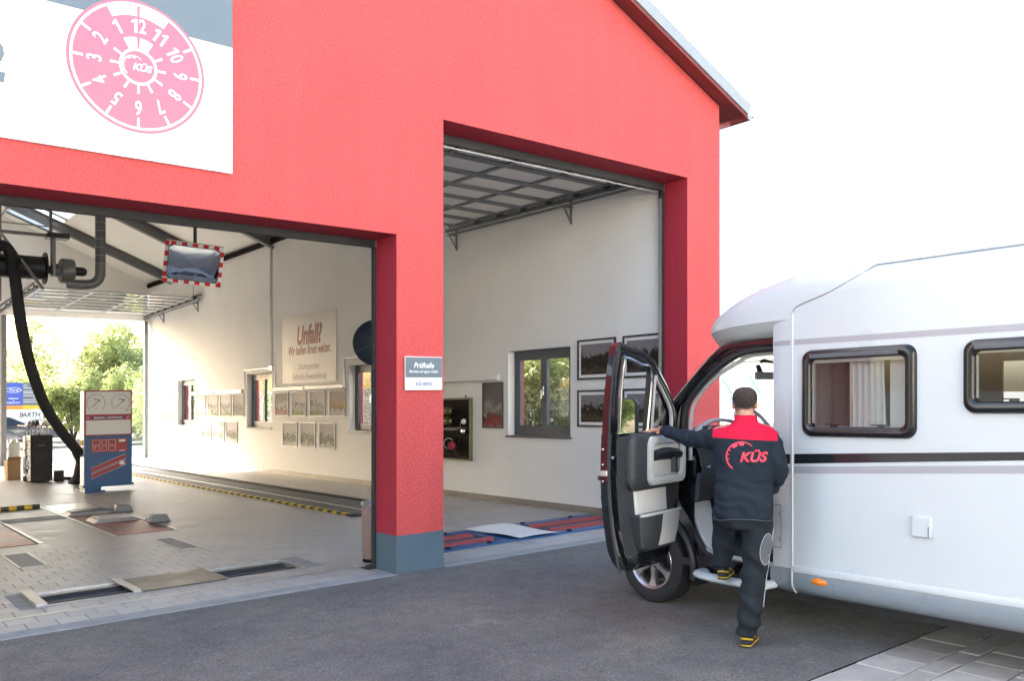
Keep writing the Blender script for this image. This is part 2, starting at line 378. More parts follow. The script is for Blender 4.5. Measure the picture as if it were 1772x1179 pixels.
def tag(o, label=None, cat=None, group=None, kind=None):
    if label: o['label'] = label
    if cat: o['category'] = cat
    if group: o['group'] = group
    if kind: o['kind'] = kind
    return o
def thing(name, loc, label, cat, group=None):
    o = bpy.data.objects.new(name, None); COL.objects.link(o); o.location = loc; o.empty_display_size = .1
    ROOTS[o.name] = Vector(loc)
    return tag(o, label, cat, group)
def box_part(name, m, parent, x0, y0, z0, x1, y1, z1, bevel=0):
    return MB().box(min(x0, x1), min(y0, y1), min(z0, z1), max(x0, x1), max(y0, y1), max(z0, z1)).build(name, m, parent, bevel=bevel)
def copy_tree(src, loc, label=None, parent=None):
    c = src.copy(); COL.objects.link(c); c.parent = parent
    if parent is None:
        c.location = loc; ROOTS[c.name] = Vector(loc)
        if label: c['label'] = label
    for ch in list(src.children): copy_tree(ch, None, None, c)
    return c
_tc = {}
def text(s, size=1., shear=0., bold=0., sx=1., align='CENTER', spacing=1.):
    """flat outline of a text as (verts2d, faces)"""
    k = (s, size, shear, bold, sx, align, spacing)
    if k in _tc: return _tc[k]
    cu = bpy.data.curves.new('t', 'FONT'); cu.body = s; cu.size = size; cu.shear = shear; cu.offset = bold * size
    cu.align_x = align; cu.align_y = 'CENTER'; cu.resolution_u = 3; cu.space_character = spacing
    ob = bpy.data.objects.new('t', cu); COL.objects.link(ob)
    dg = bpy.context.evaluated_depsgraph_get(); dg.update()
    me = bpy.data.meshes.new_from_object(ob.evaluated_get(dg))
    vs = [(p.co.x * sx, p.co.y) for p in me.vertices]; fs = [tuple(p.vertices) for p in me.polygons]
    bpy.data.objects.remove(ob); bpy.data.curves.remove(cu); bpy.data.meshes.remove(me)
    _tc[k] = (vs, fs); return _tc[k]
def lettering(mb, s, fn, m=0, **kw):
    vs, fs = text(s, **kw); mb.add([fn(p, q) for p, q in vs], fs, m); return mb
def arc_pts(cx, cy, r, a0, a1, n): return [(cx + r * math.cos(a0 + (a1 - a0) * i / n), cy + r * math.sin(a0 + (a1 - a0) * i / n)) for i in range(n + 1)]
def ring_sector(mb, fn, r0, r1, a0, a1, n=24, m=0):
    P = [fn(r * math.cos(a0 + (a1 - a0) * i / n), r * math.sin(a0 + (a1 - a0) * i / n)) for i in range(n + 1) for r in (r0, r1)]
    mb.add(P, [(2 * i, 2 * i + 1, 2 * i + 3, 2 * i + 2) for i in range(n)], m); return mb
def logo(mb, fn, k, m=0):
    """speedometer arc with the three letters"""
    ring_sector(mb, lambda x, y: fn((x - .10) * k, (y + .0) * k), .47, .52, R(75), R(235), 24, m)
    ring_sector(mb, lambda x, y: fn((x - .10) * k, y * k), .49, .52, R(45), R(75), 8, m)
    ring_sector(mb, lambda x, y: fn((x - .10) * k, y * k), .38, .49, R(78), R(100), 5, m)
    ring_sector(mb, lambda x, y: fn((x - .10) * k, y * k), .38, .49, R(108), R(132), 5, m)
    for a in (150, 170, 190): ring_sector(mb, lambda x, y: fn((x - .10) * k, y * k), .39, .48, R(a - 2), R(a + 2), 1, m)
    lettering(mb, 'KÜS', lambda x, y: fn((x + .28) * k, (y - .03) * k), m, size=.46, shear=.25, bold=.035, sx=1.05)
    return mb
# ================================================================== ground
def cells(A, B, holes, fn):
    """rectangles of the grid A x B that lie in no hole"""
    A = sorted({*A, *[h[0] for h in holes], *[h[1] for h in holes]}); B = sorted({*B, *[h[2] for h in holes], *[h[3] for h in holes]})
    for i in range(len(A) - 1):
        for j in range(len(B) - 1):
            a = (A[i] + A[i + 1]) / 2; b = (B[j] + B[j + 1]) / 2
            if not any(h[0] < a < h[1] and h[2] < b < h[3] for h in holes): fn(A[i], A[i + 1], B[j], B[j + 1])
g = MB()
PAVE = (4.0, 8.8, -2.6, 2.82)
cells([-500, -40, 0, 12, 60, 500], [-500, -60, -10, 3, 7.28, 31, 45, 90, 600], [(-3.1, 9.69, 7.28, 30.55), PAVE],
      lambda a, b, c, d: g.add([(a, c, 0), (b, c, 0), (b, d, 0), (a, d, 0)], [(0, 1, 2, 3)]))
tag(g.build('ground', 'asphalt'), kind='structure')
# pavers where the asphalt ends
pv_ = tag(MB().box(PAVE[0], PAVE[2], -.08, PAVE[1], PAVE[3], -.012).build('pavement', 'joint'), kind='structure')
mat('paver', (.40, .375, .34), .8, var=.16, vs=5, rnd=.12, bump=.25, bs=120)
rows = []; y = PAVE[3]
for k, h in enumerate([.32, .15] + [.30] * 16):
    if y - h < PAVE[2]: break
    rows.append((y - h, y)); y -= h
pm = {}
for k, (y0, y1) in enumerate(rows):
    x = PAVE[0] + (.14 if k % 2 else 0)
    while x + .285 < PAVE[1]:
        key = round(y1 - y0, 2)
        if key not in pm:
            o = MB().box(.004, .004, -.05, .281, key - .004, 0).build('paver', 'paver', pv_, bevel=.006, seg=1); pm[key] = o.data
        else:
            o = bpy.data.objects.new('paver', pm[key]); COL.objects.link(o); o.parent = pv_
        o.location = (x, y0, -.002 + random.uniform(-.0025, .0025)); x += .285

# ================================================================== the hall
EAVE, PITCH, UW, RIDGE = 5.69, .407, 9.05, 3.3
zr = lambda u: EAVE + PITCH * (9.69 - u) if u >= RIDGE else EAVE + PITCH * (9.69 - RIDGE) - PITCH * (RIDGE - u)
hall = thing('inspection_hall', (4.53, V0, 0), 'red plastered inspection hall with two tall open doorways and a gable roof', 'building')
DOOR_L = (0.35, 4.535, 0, 3.362); DOOR_R = (5.096, 9.011, 0, 4.606)
ULEFT = -3.1
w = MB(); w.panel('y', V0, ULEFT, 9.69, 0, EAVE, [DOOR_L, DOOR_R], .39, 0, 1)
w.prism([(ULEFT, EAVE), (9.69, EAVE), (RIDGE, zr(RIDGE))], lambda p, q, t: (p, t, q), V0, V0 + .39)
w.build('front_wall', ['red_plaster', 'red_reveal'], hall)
# inner skin of the front wall
w = MB(); w.panel('y', V0 + .393, -2.5, UW, 0, EAVE, [(0.30, 4.585, 0, 3.412), (5.046, UW, 0, 4.656)], .02); w.build('inner_front_lining', 'wall_white', hall)
for a, b in ((4.535, 5.096), (9.011, 9.69), (ULEFT, .35)):
    box_part('painted_plinth', 'plinth_paint', hall, a - .003, V0 - .003, 0, b + .003, V0 + .386, .376)
WINS = [(9.56, 11.06), (14.92, 16.42), (20.36, 21.92), (25.76, 27.32)]
WZ = (1.13, 2.52)
hs = [(a, b, *WZ) for a, b in WINS]
MB().panel('x', UW, V0 + .39, 30.2, -.02, EAVE + .2, hs, .21).build('side_wall', 'wall_white', hall)
MB().panel('x', UW + .215, V0 + .391, 30.549, -.5, EAVE, [(a - .03, b + .03, WZ[0] - .03, WZ[1] + .03) for a, b in WINS], .16).build('side_wall_outside', 'red_plaster', hall)
REAR_R = (4.75, 9.05, 0, 4.62); REAR_L = (0.3, 4.3, 0, 3.4)  # left rear doorway lies out of view, added to let light in
w = MB(); w.panel('y', 30.2, -2.5, 9.264, -.02, EAVE, [REAR_R, REAR_L], .35)
w.prism([(-2.5, EAVE), (9.264, EAVE), (9.264, zr(9.264)), (RIDGE, zr(RIDGE)), (-2.5, zr(-2.5))], lambda p, q, t: (p, t, q), 30.2, 30.55)
w.build('rear_wall', 'wall_white', hall)
MB().panel('x', ULEFT, V0 + .39, 30.55, -.5, zr(ULEFT), [(11 + k * 5.4, 12.5 + k * 5.4, 1.13, 2.52) for k in range(4)], .6).build('far_side_wall', 'wall_white', hall)
# roof, lined ceiling, rooflight
SKY = (4.75, 5.95, 25.2, 29.6)
def slope_sheet(mb, dz0, dz1, u0, u1, v0, v1, hole, m=0):
    def fn(a, b, c, d):
        P = [(p, q, zr(p) + t) for t in (dz0, dz1) for p, q in ((a, c), (b, c), (b, d), (a, d))]
        mb.add(P, [(3, 2, 1, 0), (4, 5, 6, 7), (0, 1, 5, 4), (1, 2, 6, 5), (2, 3, 7, 6), (3, 0, 4, 7)], m)
    cells([u0, u1], [v0, v1], [hole] if hole else [], fn)
rf = MB(); slope_sheet(rf, .02, .13, RIDGE, 10.02, 7.05, 30.9, SKY); slope_sheet(rf, .02, .13, -3.45, RIDGE, 7.05, 30.9, None)
roof = rf.build('roof', 'gutter_red', hall)
c = MB(); slope_sheet(c, -.06, -.01, RIDGE, UW, V0 + .41, 30.2, SKY); slope_sheet(c, -.06, -.01, -2.5, RIDGE, V0 + .41, 30.2, None)
c.build('lined_ceiling', 'ceiling_panel', hall)
mat('rooflight_sheet', (.8, .82, .8), .5, var=.02, trans=.8)
s = MB(); slope_sheet(s, -.03, -.015, SKY[0], SKY[1], SKY[2], SKY[3], None); sk = s.build('rooflight', 'rooflight_sheet', hall)
for k in range(5):
    v = SKY[2] + (SKY[3] - SKY[2]) * k / 4; MB().bar((SKY[0], v, zr(SKY[0]) - .05), (SKY[1], v, zr(SKY[1]) - .05), .05, .05).build('glazing_bar', 'roof_steel', sk)
v = MB(); v.bar((RIDGE, 7.035, zr(RIDGE) + .085), (10.03, 7.035, zr(10.03) + .085), .03, .15); v.bar((RIDGE, 7.035, zr(RIDGE) + .085), (-3.46, 7.035, zr(-3.46) + .085), .03, .15)
v.build('verge_trim', 'verge_metal', roof)
v = MB(); v.bar((RIDGE, 7.06, zr(RIDGE) - .0), (10.0, 7.06, zr(10.0) - .0), .025, .06); v.build('barge_board', 'gutter_red', roof)
# gutter: half round with an end cap
gz = zr(10.02) - .01
gt = MB(); pr_ = [(10.02 + .065 + .065 * math.cos(a), gz + .03 + .065 * math.sin(a)) for a in [math.pi + math.pi * i / 10 for i in range(11)]]
gt.loft([[(p, y, q) for p, q in pr_] for y in (7.07, 30.9)], False, False); gt.loft([[(p, y, q) for p, q in [(10.085 + .062 * math.cos(a), gz + .03 + .062 * math.sin(a)) for a in [math.pi + math.pi * i / 10 for i in range(11)]]] for y in (7.07, 30.9)], False, False)
gt.build('gutter', 'gutter_red', roof, smooth=True)
gc = MB(); gc.prism(pr_, lambda p, q, t: (p, t, q), 7.055, 7.07); gc.cyl((10.15, 7.04, gz + .03), (10.15, 7.10, gz + .03), .016); gc.build('gutter_end', 'verge_metal', roof)
MB().cyl((10.0, 7.36, gz - .02), (9.74, 7.36, gz - .12), .045).cyl((9.74, 7.36, gz - .12), (9.74, 7.36, 0), .045).build('downpipe', 'gutter_red', hall, smooth=True)
# rafters: steel I sections
for v in (8.9, 12.7, 16.5, 20.3, 24.1, 27.9):
    for u0, u1 in ((UW, RIDGE), (-2.5, RIDGE)):
        m = MB()
        for dz, wd, h in ((-.075, .16, .02), (-.215, .012, .26), (-.352, .16, .02)):
            m.bar((u0, v, zr(u0) + dz), (u1, v, zr(u1) + dz), wd, h)
        m.build('rafter', 'roof_steel', hall)
MB().box(UW - .06, V0 + .41, EAVE + .03, UW - .001, 30.19, EAVE + .16).build('eaves_beam', 'dark_brown', hall)
# tie rod
MB().cyl((RIDGE + 1.5, 24.1, zr(4.8) - .3), (RIDGE - 2, 24.1, zr(4.8) - .3), .02).build('tie_rod', 'steel_grey', hall)

# windows in the side wall: frame > panes, handle, sill
def window(v0, v1):
    z0, z1 = WZ; u = UW + .135
    f = MB(); t = .075
    for a, b, c, d in ((v0 + .001, v1 - .001, z0 + .001, z0 + .1), (v0 + .001, v1 - .001, z1 - .1, z1 - .001), (v0 + .001, v0 + .1, z0 + .1, z1 - .1), (v1 - .1, v1 - .001, z0 + .1, z1 - .1)):
        f.box(u, a, c, u + .07, b, d)
    vm = (v0 + v1) / 2
    for s_ in (-1, 1):     # the two sashes
        a, b = (v0 + .09, vm - .004) if s_ < 0 else (vm + .004, v1 - .09)
        for p, q, c, d in ((a, b, z0 + .09, z0 + .16), (a, b, z1 - .16, z1 - .09), (a, a + .07, z0 + .16, z1 - .16), (b - .07, b, z0 + .16, z1 - .16)):
            f.box(u - .012, p, c, u + .055, q, d)
    fr = f.build('window', 'anthracite', hall, bevel=.004, seg=1)
    for a, b in ((v0 + .16, vm - .074), (vm + .074, v1 - .16)):
        MB().add([(u + .03, a, z0 + .16), (u + .03, b, z0 + .16), (u + .03, b, z1 - .16), (u + .03, a, z1 - .16)], [(0, 1, 2, 3)]).build('pane', 'pane', fr)
    MB().box(u - .022, vm - .016, 1.78, u - .013, vm + .016, 1.92).cyl((u - .013, vm, 1.86), (u - .055, vm, 1.86), .011).box(u - .066, vm - .011, 1.72, u - .048, vm + .011, 1.87).build('handle', 'chrome', fr, bevel=.003, seg=1)
    MB().box(UW - .035, v0 - .03, z0 - .03, u - .001, v1 + .03, z0 + .0).build('sill', 'anthracite', fr, bevel=.003, seg=1)
for a, b in WINS: window(a, b)

# door seals and overhead doors
MB().box(DOOR_L[0], V0 + .395, 3.29, DOOR_L[1], V0 + .45, 3.40).box(DOOR_L[1] - .03, V0 + .392, 0, DOOR_L[1] + .02, V0 + .44, 3.29).build('door_frame', 'black_rubber', hall, bevel=.004, seg=1)
fr = MB(); fr.box(DOOR_R[0], V0 + .395, 4.51, DOOR_R[1], V0 + .45, 4.64); fr.box(DOOR_R[1] - .045, V0 + .392, 0, DOOR_R[1] + .035, V0 + .46, 4.51); fr.box(DOOR_R[0] - .03, V0 + .392, 0, DOOR_R[0] + .02, V0 + .46, 4.51)
fr = fr.build('door_frame', 'black_rubber', hall, bevel=.004, seg=1)
MB().box(DOOR_R[0], V0 + .46, 4.492, DOOR_R[1] - .05, V0 + .48, 4.502).box(DOOR_R[1] - .062, V0 + .40, 0, DOOR_R[1] - .047, V0 + .44, 4.40).build('seal_strip', 'galvanised', fr)

def overhead(u0, u1, vs, z_at, stiles, pane_from, rail_u, brackets):
    """opened sectional door under the ceiling, seen from below"""
    root = bpy.data.objects.new('overhead_door', None); COL.objects.link(root); root.parent = hall
    va, vb = vs[0] - .25, vs[-1] + .35
    for ru in rail_u:
        sg = 1 if ru > (u0 + u1) / 2 else -1; rails = MB()
        rails.bar((ru, va, z_at(va) - .02), (ru, vb, z_at(vb) - .02), .05, .05); rails.bar((ru + sg * .06, va, z_at(va) + .09), (ru + sg * .06, vb, z_at(vb) + .09), .04, .06)
        rails.bar((ru + sg * .03, va, z_at(va) - .09), (ru + sg * .03, vb, z_at(vb) - .09), .03, .03)
        rails.build('guide_rail', 'steel_grey', root)
    for bv in brackets:
        for ru in rail_u:
            if ru < (u0 + u1) / 2: continue
            rails = MB()
            rails.bar((UW - .012, bv, z_at(bv) + .02), (UW - .012, bv, z_at(bv) - .36), .02, .035, up=(1, 0, 0))
            rails.bar((ru, bv, z_at(bv) - .1), (UW, bv, z_at(bv) - .1), .04, .03); rails.bar((ru - .02, bv, z_at(bv) - .11), (UW, bv, z_at(bv) - .36), .02, .02)
            rails.bar((ru, bv, z_at(bv)), (ru, bv, z_at(bv) + .4), .03, .01)
            rails.build('wall_bracket', 'steel_grey', root)
    for k in range(len(vs) - 1):
        a, b = vs[k] + .006, vs[k + 1] - .006; f = MB()
        for q in (a, b - .06):
            f.add([(u0, q, z_at(q)), (u1, q, z_at(q)), (u1, q + .06, z_at(q + .06)), (u0, q + .06, z_at(q + .06))] + [(x, y_, z_at(y_) + .045) for x, y_ in ((u0, q), (u1, q), (u1, q + .06), (u0, q + .06))], [(3, 2, 1, 0), (4, 5, 6, 7), (0, 1, 5, 4), (1, 2, 6, 5), (2, 3, 7, 6), (3, 0, 4, 7)])
        for x in stiles: f.bar((x, a + .06, z_at(a) + .02), (x, b - .06, z_at(b) + .02), .06, .045)
        sct = f.build('door_section', 'galvanised' if pane_from < 99 else 'steel_grey', root)
        for i in range(len(stiles) - 1):
            x0, x1 = stiles[i] + .03, stiles[i + 1] - .03
            PANES.append((sct, [(x0, a + .06, z_at(a) + .025), (x1, a + .06, z_at(a) + .025), (x1, b - .06, z_at(b) + .025), (x0, b - .06, z_at(b) + .025)], k >= pane_from))
        for ru in rail_u:
            sg = 1 if ru > (u0 + u1) / 2 else -1
            ROLLS.append((sct, ru, a, z_at(a), sg))
PANES, ROLLS = [], []
glass('door_pane', (.86, .88, .86), 1.4)
overhead(5.12, 8.82, [8.0 + .61 * k for k in range(8)], lambda v: 4.72 + .012 * (v - 8), [5.15, 6.08, 7.0, 7.92, 8.79], 99, (5.0, 8.90), (9.53, 12.5))
overhead(4.80, 8.80, [29.9 - .66 * k for k in range(8)][::-1], lambda v: 4.76 + .022 * (29.9 - v), [4.83, 6.15, 7.48, 8.77], -1, (4.7, 8.90), (25.5, 28.6))
seen = {}
for sct, q, gl in PANES:
    last = sct.name in ('door_section.013',)
    MB().add(q, [(0, 1, 2, 3)]).build('infill_panel', ('lamp_plastic' if last else 'door_pane') if gl else 'door_panel', sct)
for sct, ru, v, z, sg in ROLLS:
    MB().box(ru - .05 - sg * .03, v - .035, z - .035, ru + .05 - sg * .03, v + .035, z + .075).cyl((ru - .03, v, z - .02), (ru + .06 * sg, v, z - .02), .024, n=10).build('roller', 'dark_metal', sct)
# rear door jamb posts
for u in (8.93, 4.78): MB().box(u - .06, 30.05, 0, u + .06, 30.19, 4.6).build('door_post', 'steel_grey', hall, bevel=.005, seg=1)

# ================================================================== floor of the hall
fl = MB()
ROLLER_L = (1.56, 2.40, 8.24, 8.90); ROLLER_R = (3.23, 4.02, 8.24, 8.90); PLATE = (2.40, 3.23, 8.22, 8.92)
PIT = (6.42, 7.62, 11.5, 27.5)
GR = [(1.785, 2.06, 10.37, 11.46), (3.45, 3.70, 10.33, 11.40)]
RED = [(3.215, 3.97, 12.08, 16.8), (1.55, 2.30, 12.08, 16.8)]
BLUE = (5.45, 8.95, 7.97, 9.06)
def slab(a, b, c, d): fl.box(a, c, -.30, b, d, -.006)
FX = [ULEFT + .6, 4.5, UW]; 
cells(FX, [7.67, 30.2], [ROLLER_L, ROLLER_R, PIT], slab)
for a, b in ((DOOR_L[0], DOOR_L[1]), (DOOR_R[0], DOOR_R[1])): fl.box(a, V0, -.30, b, 7.67, -.006)
for a, b in ((REAR_L[0], REAR_L[1]), (REAR_R[0], REAR_R[1])): fl.box(a, 30.2, -.30, b, 30.55, -.002)
floor = tag(fl.build('floor', 'joint'), kind='structure')
# concrete edge strips in the doorways
for a, b in ((DOOR_L[0], DOOR_L[1]), (DOOR_R[0], DOOR_R[1])):
    MB().box(a + .002, V0 - .05, -.05, b - .002, 7.445, .004).build('edge_strip', 'concrete', floor, bevel=.008)
    MB().box(a, 7.885, -.05, b, 7.945, .003).build('threshold_strip', 'galvanised', floor)
# the tiles
TS = .2215
tiles = []
v = 7.45; k = 0
ROWV = []
while v < 22:
    if abs(v - 7.885) < .03: v = 7.95
    h = .2155 if v < 7.8 else TS
    ROWV.append((v, h)); v += h
HOLES = [(q[0] - .022, q[1] + .022, q[2] - .022, q[3] + .022) for q in (ROLLER_L, ROLLER_R)] + [(PLATE[0], PLATE[1], PLATE[2] - .004, PLATE[3] + .004), (PIT[0] - .1, PIT[1] + .09, PIT[2] - .1, PIT[3]), BLUE] + GR + [(q[0] - .05, q[1] + .05, q[2], q[3]) for q in RED]
def clip(rects, h):
    out = []
    for a, b, c, d in rects:
        if b <= h[0] or a >= h[1] or d <= h[2] or c >= h[3]: out.append((a, b, c, d)); continue
        if a < h[0]: out.append((a, h[0], c, d))
        if b > h[1]: out.append((h[1], b, c, d))
        m0, m1 = max(a, h[0]), min(b, h[1])
        if c < h[2]: out.append((m0, m1, c, h[2]))
        if d > h[3]: out.append((m0, m1, h[3], d))
    return out
cutpieces = []
for k, (v, h) in enumerate(ROWV):
    u = -.2 + (TS / 2 if k % 2 else 0)
    while u < UW:
        rc = [(u, min(u + TS, UW - .016), v, v + h)]
        if v < 7.66:
            rc = clip(rc, (-9, DOOR_L[0] + .002, 0, 99)); rc = clip(rc, (DOOR_L[1] - .002, DOOR_R[0] + .002, 0, 99)); rc = clip(rc, (DOOR_R[1] - .002, 99, 0, 99))
        elif v < 7.68: rc = clip(rc, (4.44, 5.12, 0, 99))
        for hh in HOLES: rc = clip(rc, hh)
        if len(rc) == 1 and abs((rc[0][1] - rc[0][0]) - TS) < 1e-6 and abs((rc[0][3] - rc[0][2]) - h) < 1e-6: tiles.append((u, v, h))
        else: cutpieces += [q for q in rc if q[1] - q[0] > .012 and q[3] - q[2] > .012]
        u += TS
def tile_visible(u, v):
    f = .6367 * u + .7711 * v; r = .7711 * u - .6367 * v
    x = 886 + 1490 * r / f
    if u < 4.6 and v < 12: return -20 < x < 668
    return 766 < x < 1040 and u > 5.1
vis = sorted([t for t in tiles if tile_visible(t[0] + .1, t[1] + .1)], key=lambda t: .6367 * t[0] + .7711 * t[1])[:300]
vs_ = set(vis)
tm = {}
for t in vis:
    key = round(t[2], 4)
    if key not in tm:
        o = MB().box(.0032, .0032, -.03, TS - .0032, t[2] - .0032, 0).build('floor_tile', 'floor_tile', floor, bevel=.0018, seg=1); tm[key] = o.data
    else:
        o = bpy.data.objects.new('floor_tile', tm[key]); COL.objects.link(o); o.parent = floor
    o.location = (t[0], t[1], random.uniform(-.0007, .0007))
rest = MB()
for u, v, h in tiles:
    if (u, v, h) in vs_: continue
    z = random.uniform(-.0006, .0006); e = .0036
    rest.add([(u + e, v + e, z), (u + TS - e, v + e, z), (u + TS - e, v + h - e, z), (u + e, v + h - e, z), (u + e, v + e, -.008), (u + TS - e, v + e, -.008), (u + TS - e, v + h - e, -.008), (u + e, v + h - e, -.008)], [(0, 1, 2, 3), (0, 4, 5, 1), (1, 5, 6, 2), (2, 6, 7, 3), (3, 7, 4, 0)])
for a, b, c, d in cutpieces:
    e = .0036; rest.box(a + e, c + e, -.008, b - e, d - e, random.uniform(-.0006, .0006))
tag(rest.build('floor_tiles_beyond', 'floor_tile_far', floor), kind='stuff')
far = MB(); vv = ROWV[-1][0] + ROWV[-1][1]
cells([-2.5, UW], [vv, 30.55], [PIT], lambda a, b, c, d: far.add([(a, c, 0), (b, c, 0), (b, d, 0), (a, d, 0)], [(0, 1, 2, 3)]))
far.build('floor_screed', 'floor_tile_far', floor)
# skirting tiles along the side wall
sk_m = None; v = V0 + .42; n_ = 0
while v < 27.3:
    if sk_m is None: o = MB().box(0, 0, 0, .014, .295, .10).build('skirting_tile', 'skirting_tile', hall, bevel=.002, seg=1); sk_m = o.data
    else: o = bpy.data.objects.new('skirting_tile', sk_m); COL.objects.link(o); o.parent = hall
    o.location = (UW - .014, v, .001)
    n_ += 1; v += .30
# ================================================================== signs on the front
zf = V0
sg = thing('facade_sign', (1.0, zf, 3.69), 'large white and grey company sign with pink round badge, upper corner of the facade', 'sign')
box_part('board', 'white_print', sg, -2.2, zf - .03, 3.693, 2.866, zf - .004, 4.778)
box_part('upper_board', 'sign_grey', sg, -2.2, zf - .03, 4.780, 2.866, zf - .004, 5.60)
bc = (2.092, 4.432)
bf = lambda d: (lambda x, y: (bc[0] + x, zf - .031 - d, bc[1] + y))
b = MB(); b.add([bf(.001)(0, 0)] + [bf(.001)(.53 * math.cos(2 * math.pi * i / 72), .53 * math.sin(2 * math.pi * i / 72)) for i in range(72)], [(0, 1 + i, 1 + (i + 1) % 72) for i in range(72)])
badge = b.build('badge', 'sticker_pink', sg)
b = MB(); f = bf(.002)
ring_sector(b, f, .487, .507, 0, 2 * math.pi, 72); ring_sector(b, f, .125, .147, 0, 2 * math.pi, 48)
for i in range(12):
    a = R(90 + 30 * i)
    mid = a + R(15)
    if i in (0, 11):
        pass
    else:
        pass
    for r0, r1 in ((.147, .215), (.41, .49)):
        if i in (0, 1, 11): continue
        ring_sector(b, f, r0, r1, a - .011 / r1, a + .011 / r1, 1)
# white fields either side of twelve
for r0, r1 in ((.147, .235), (.405, .488)):
    w_ = .012 / r1
    ring_sector(b, f, r0, r1, R(90) + w_, R(90 + 29), 8); ring_sector(b, f, r0, r1, R(90 - 29), R(90) - w_, 8)
for i in range(12):
    s = str(12 if i == 0 else i); a = R(90 + 30 * i); ca_, sa_ = math.cos(a), math.sin(a); rr = .325
    put = lambda x, y: f(rr * ca_ + x * sa_ + y * ca_, rr * sa_ - x * ca_ + y * sa_)
    for j, ch in enumerate(s):
        ox = (j - (len(s) - 1) / 2) * .064
        if ch == '1': b.add([put(ox + p * .85, q * .85) for p, q in ((.003, -.066), (.027, -.066), (.027, .066), (.010, .066), (-.028, .040), (-.020, .022), (.003, .037))], [(0, 1, 2, 3, 6), (3, 4, 5, 6)])
        else: lettering(b, ch, lambda x, y: put(ox + x, y), size=.158, bold=.016, sx=.74)
logo(b, lambda x, y: f(x - .020, y), .165)
b.build('badge_print', 'white_print', badge)
b = MB(); lettering(b, '2', lambda x, y: (1.03 + x, zf - .032, 4.235 + y), size=.40, bold=.05, sx=1.15, shear=.1); b.build('lettering', 'sign_grey', sg)
b = MB()
for u in (1.42, 2.80):
    for z in (3.74, 4.735, 4.82):
        for d in (0, .03): b.cyl((u + d, zf - .034, z), (u + d, zf - .03, z), .004, n=8)
b.build('screw', 'steel_grey', sg)

ps = thing('hall_sign', (4.84, zf, 1.82), 'small grey and white entrance sign on the red pillar between the doorways', 'sign')
box_part('board', 'white_print', ps, 4.614, zf - .032, 1.818, 5.059, zf - .018, 2.155, bevel=.002)
box_part('grey_field', 'sign_grey', ps, 4.618, zf - .0335, 1.945, 5.056, zf - .0325, 2.148)
b = MB(); F = lambda x, y: (4.835 + x, zf - .035, y)
lettering(b, 'Prüfhalle', lambda x, y: F(x, 2.065 + y), size=.075, shear=.22, bold=.02, sx=.92)
lettering(b, 'Betreten auf eigene Gefahr', lambda x, y: F(x, 2.005 + y), size=.040, shear=.22, bold=.012, sx=.80)
b.build('lettering', 'white_print', ps)
b = MB(); lettering(b, 'KÜS HERZIG', lambda x, y: (4.835 + x, zf - .0335, 1.878 + y), size=.045, shear=.22, bold=.02, sx=.78); ring_sector(b, lambda x, y: (4.80 + x, zf - .0335, 1.885 + y), .030, .034, R(80), R(140), 6)
b.build('small_lettering', 'text_blue', ps)
b = MB()
for u in (4.66, 5.01):
    for z in (1.86, 2.11): b.cyl((u, zf - .019, z), (u, zf, z), .008, n=8)
b.build('standoff', 'chrome', ps)

# ================================================================== things on the side wall
def picture(name, v0, v1, z0, z1, pm, label, group, fr='white_paint', fw=.018, mount=0):
    t = thing(name, (UW, (v0 + v1) / 2, z0), label, 'picture', group)
    m = MB()
    for a, b, c, d in ((v0, v1, z0, z0 + fw), (v0, v1, z1 - fw, z1), (v0, v0 + fw, z0 + fw, z1 - fw), (v1 - fw, v1, z0 + fw, z1 - fw)): m.box(UW - .022, a, c, UW - .001, b, d)
    m.build('frame', fr, t)
    if mount:
        MB().add([(UW - .009, v0 + fw, z0 + fw), (UW - .009, v1 - fw, z0 + fw), (UW - .009, v1 - fw, z1 - fw), (UW - .009, v0 + fw, z1 - fw)], [(3, 2, 1, 0)]).build('mount', 'white_print', t)
    k = fw + mount
    MB().add([(UW - .011, v0 + k, z0 + k), (UW - .011, v1 - k, z0 + k), (UW - .011, v1 - k, z1 - k), (UW - .011, v0 + k, z1 - k)], [(3, 2, 1, 0)]).build('print', pm, t)
    return t
ordn = ['first', 'second', 'third', 'fourth']
G1 = 'silver framed prints on the side wall'
for n_, row, lst, zz in (('far', 'upper', [(24.85, 25.66), (23.91, 24.73), (22.95, 23.77), (22.06, 22.84)], (1.42, 2.015)), ('near', 'upper', [(19.37, 20.15), (18.43, 19.22), (17.49, 18.26), (16.55, 17.32)], (1.43, 2.01)),
                         ('far', 'lower', [(24.38, 25.22), (23.41, 24.28), (22.50, 23.32)], (.70, 1.265)), ('near', 'lower', [(18.89, 19.70), (17.96, 18.75), (17.02, 17.80)], (.70, 1.28))):
    for i, (a, b) in enumerate(lst):
        w_ = (1 if row == 'lower' else [2, 2, 2, 0][i] if n_ == 'far' else [3, 2, 2, 4][i])
        where = 'between the far windows' if n_ == 'far' else 'under the accident sign'
        picture('wall_picture', a + .02, b - .02, zz[0], zz[1], 'print_%d_%d' % (w_, i + (2 if n_ == 'near' else 0)), '%s silver framed print from the rear, %s row %s' % (ordn[i], row, where), G1, 'steel_grey')
for i, (a, b, c, d) in enumerate(((28.59, 29.47, 1.97, 2.57), (27.62, 28.55, 1.97, 2.57), (28.62, 29.47, 1.22, 1.79), (27.62, 28.57, 1.22, 1.79))):
    picture('wall_picture', a, b, c, d, 'print_1_%d' % i, 'pale print beside the rear door, %s of two in the %s row' % (('first', 'second')[i % 2], ('upper', 'lower')[i // 2]), G1, 'white_paint')
G2 = 'black framed photographs beside the side window'
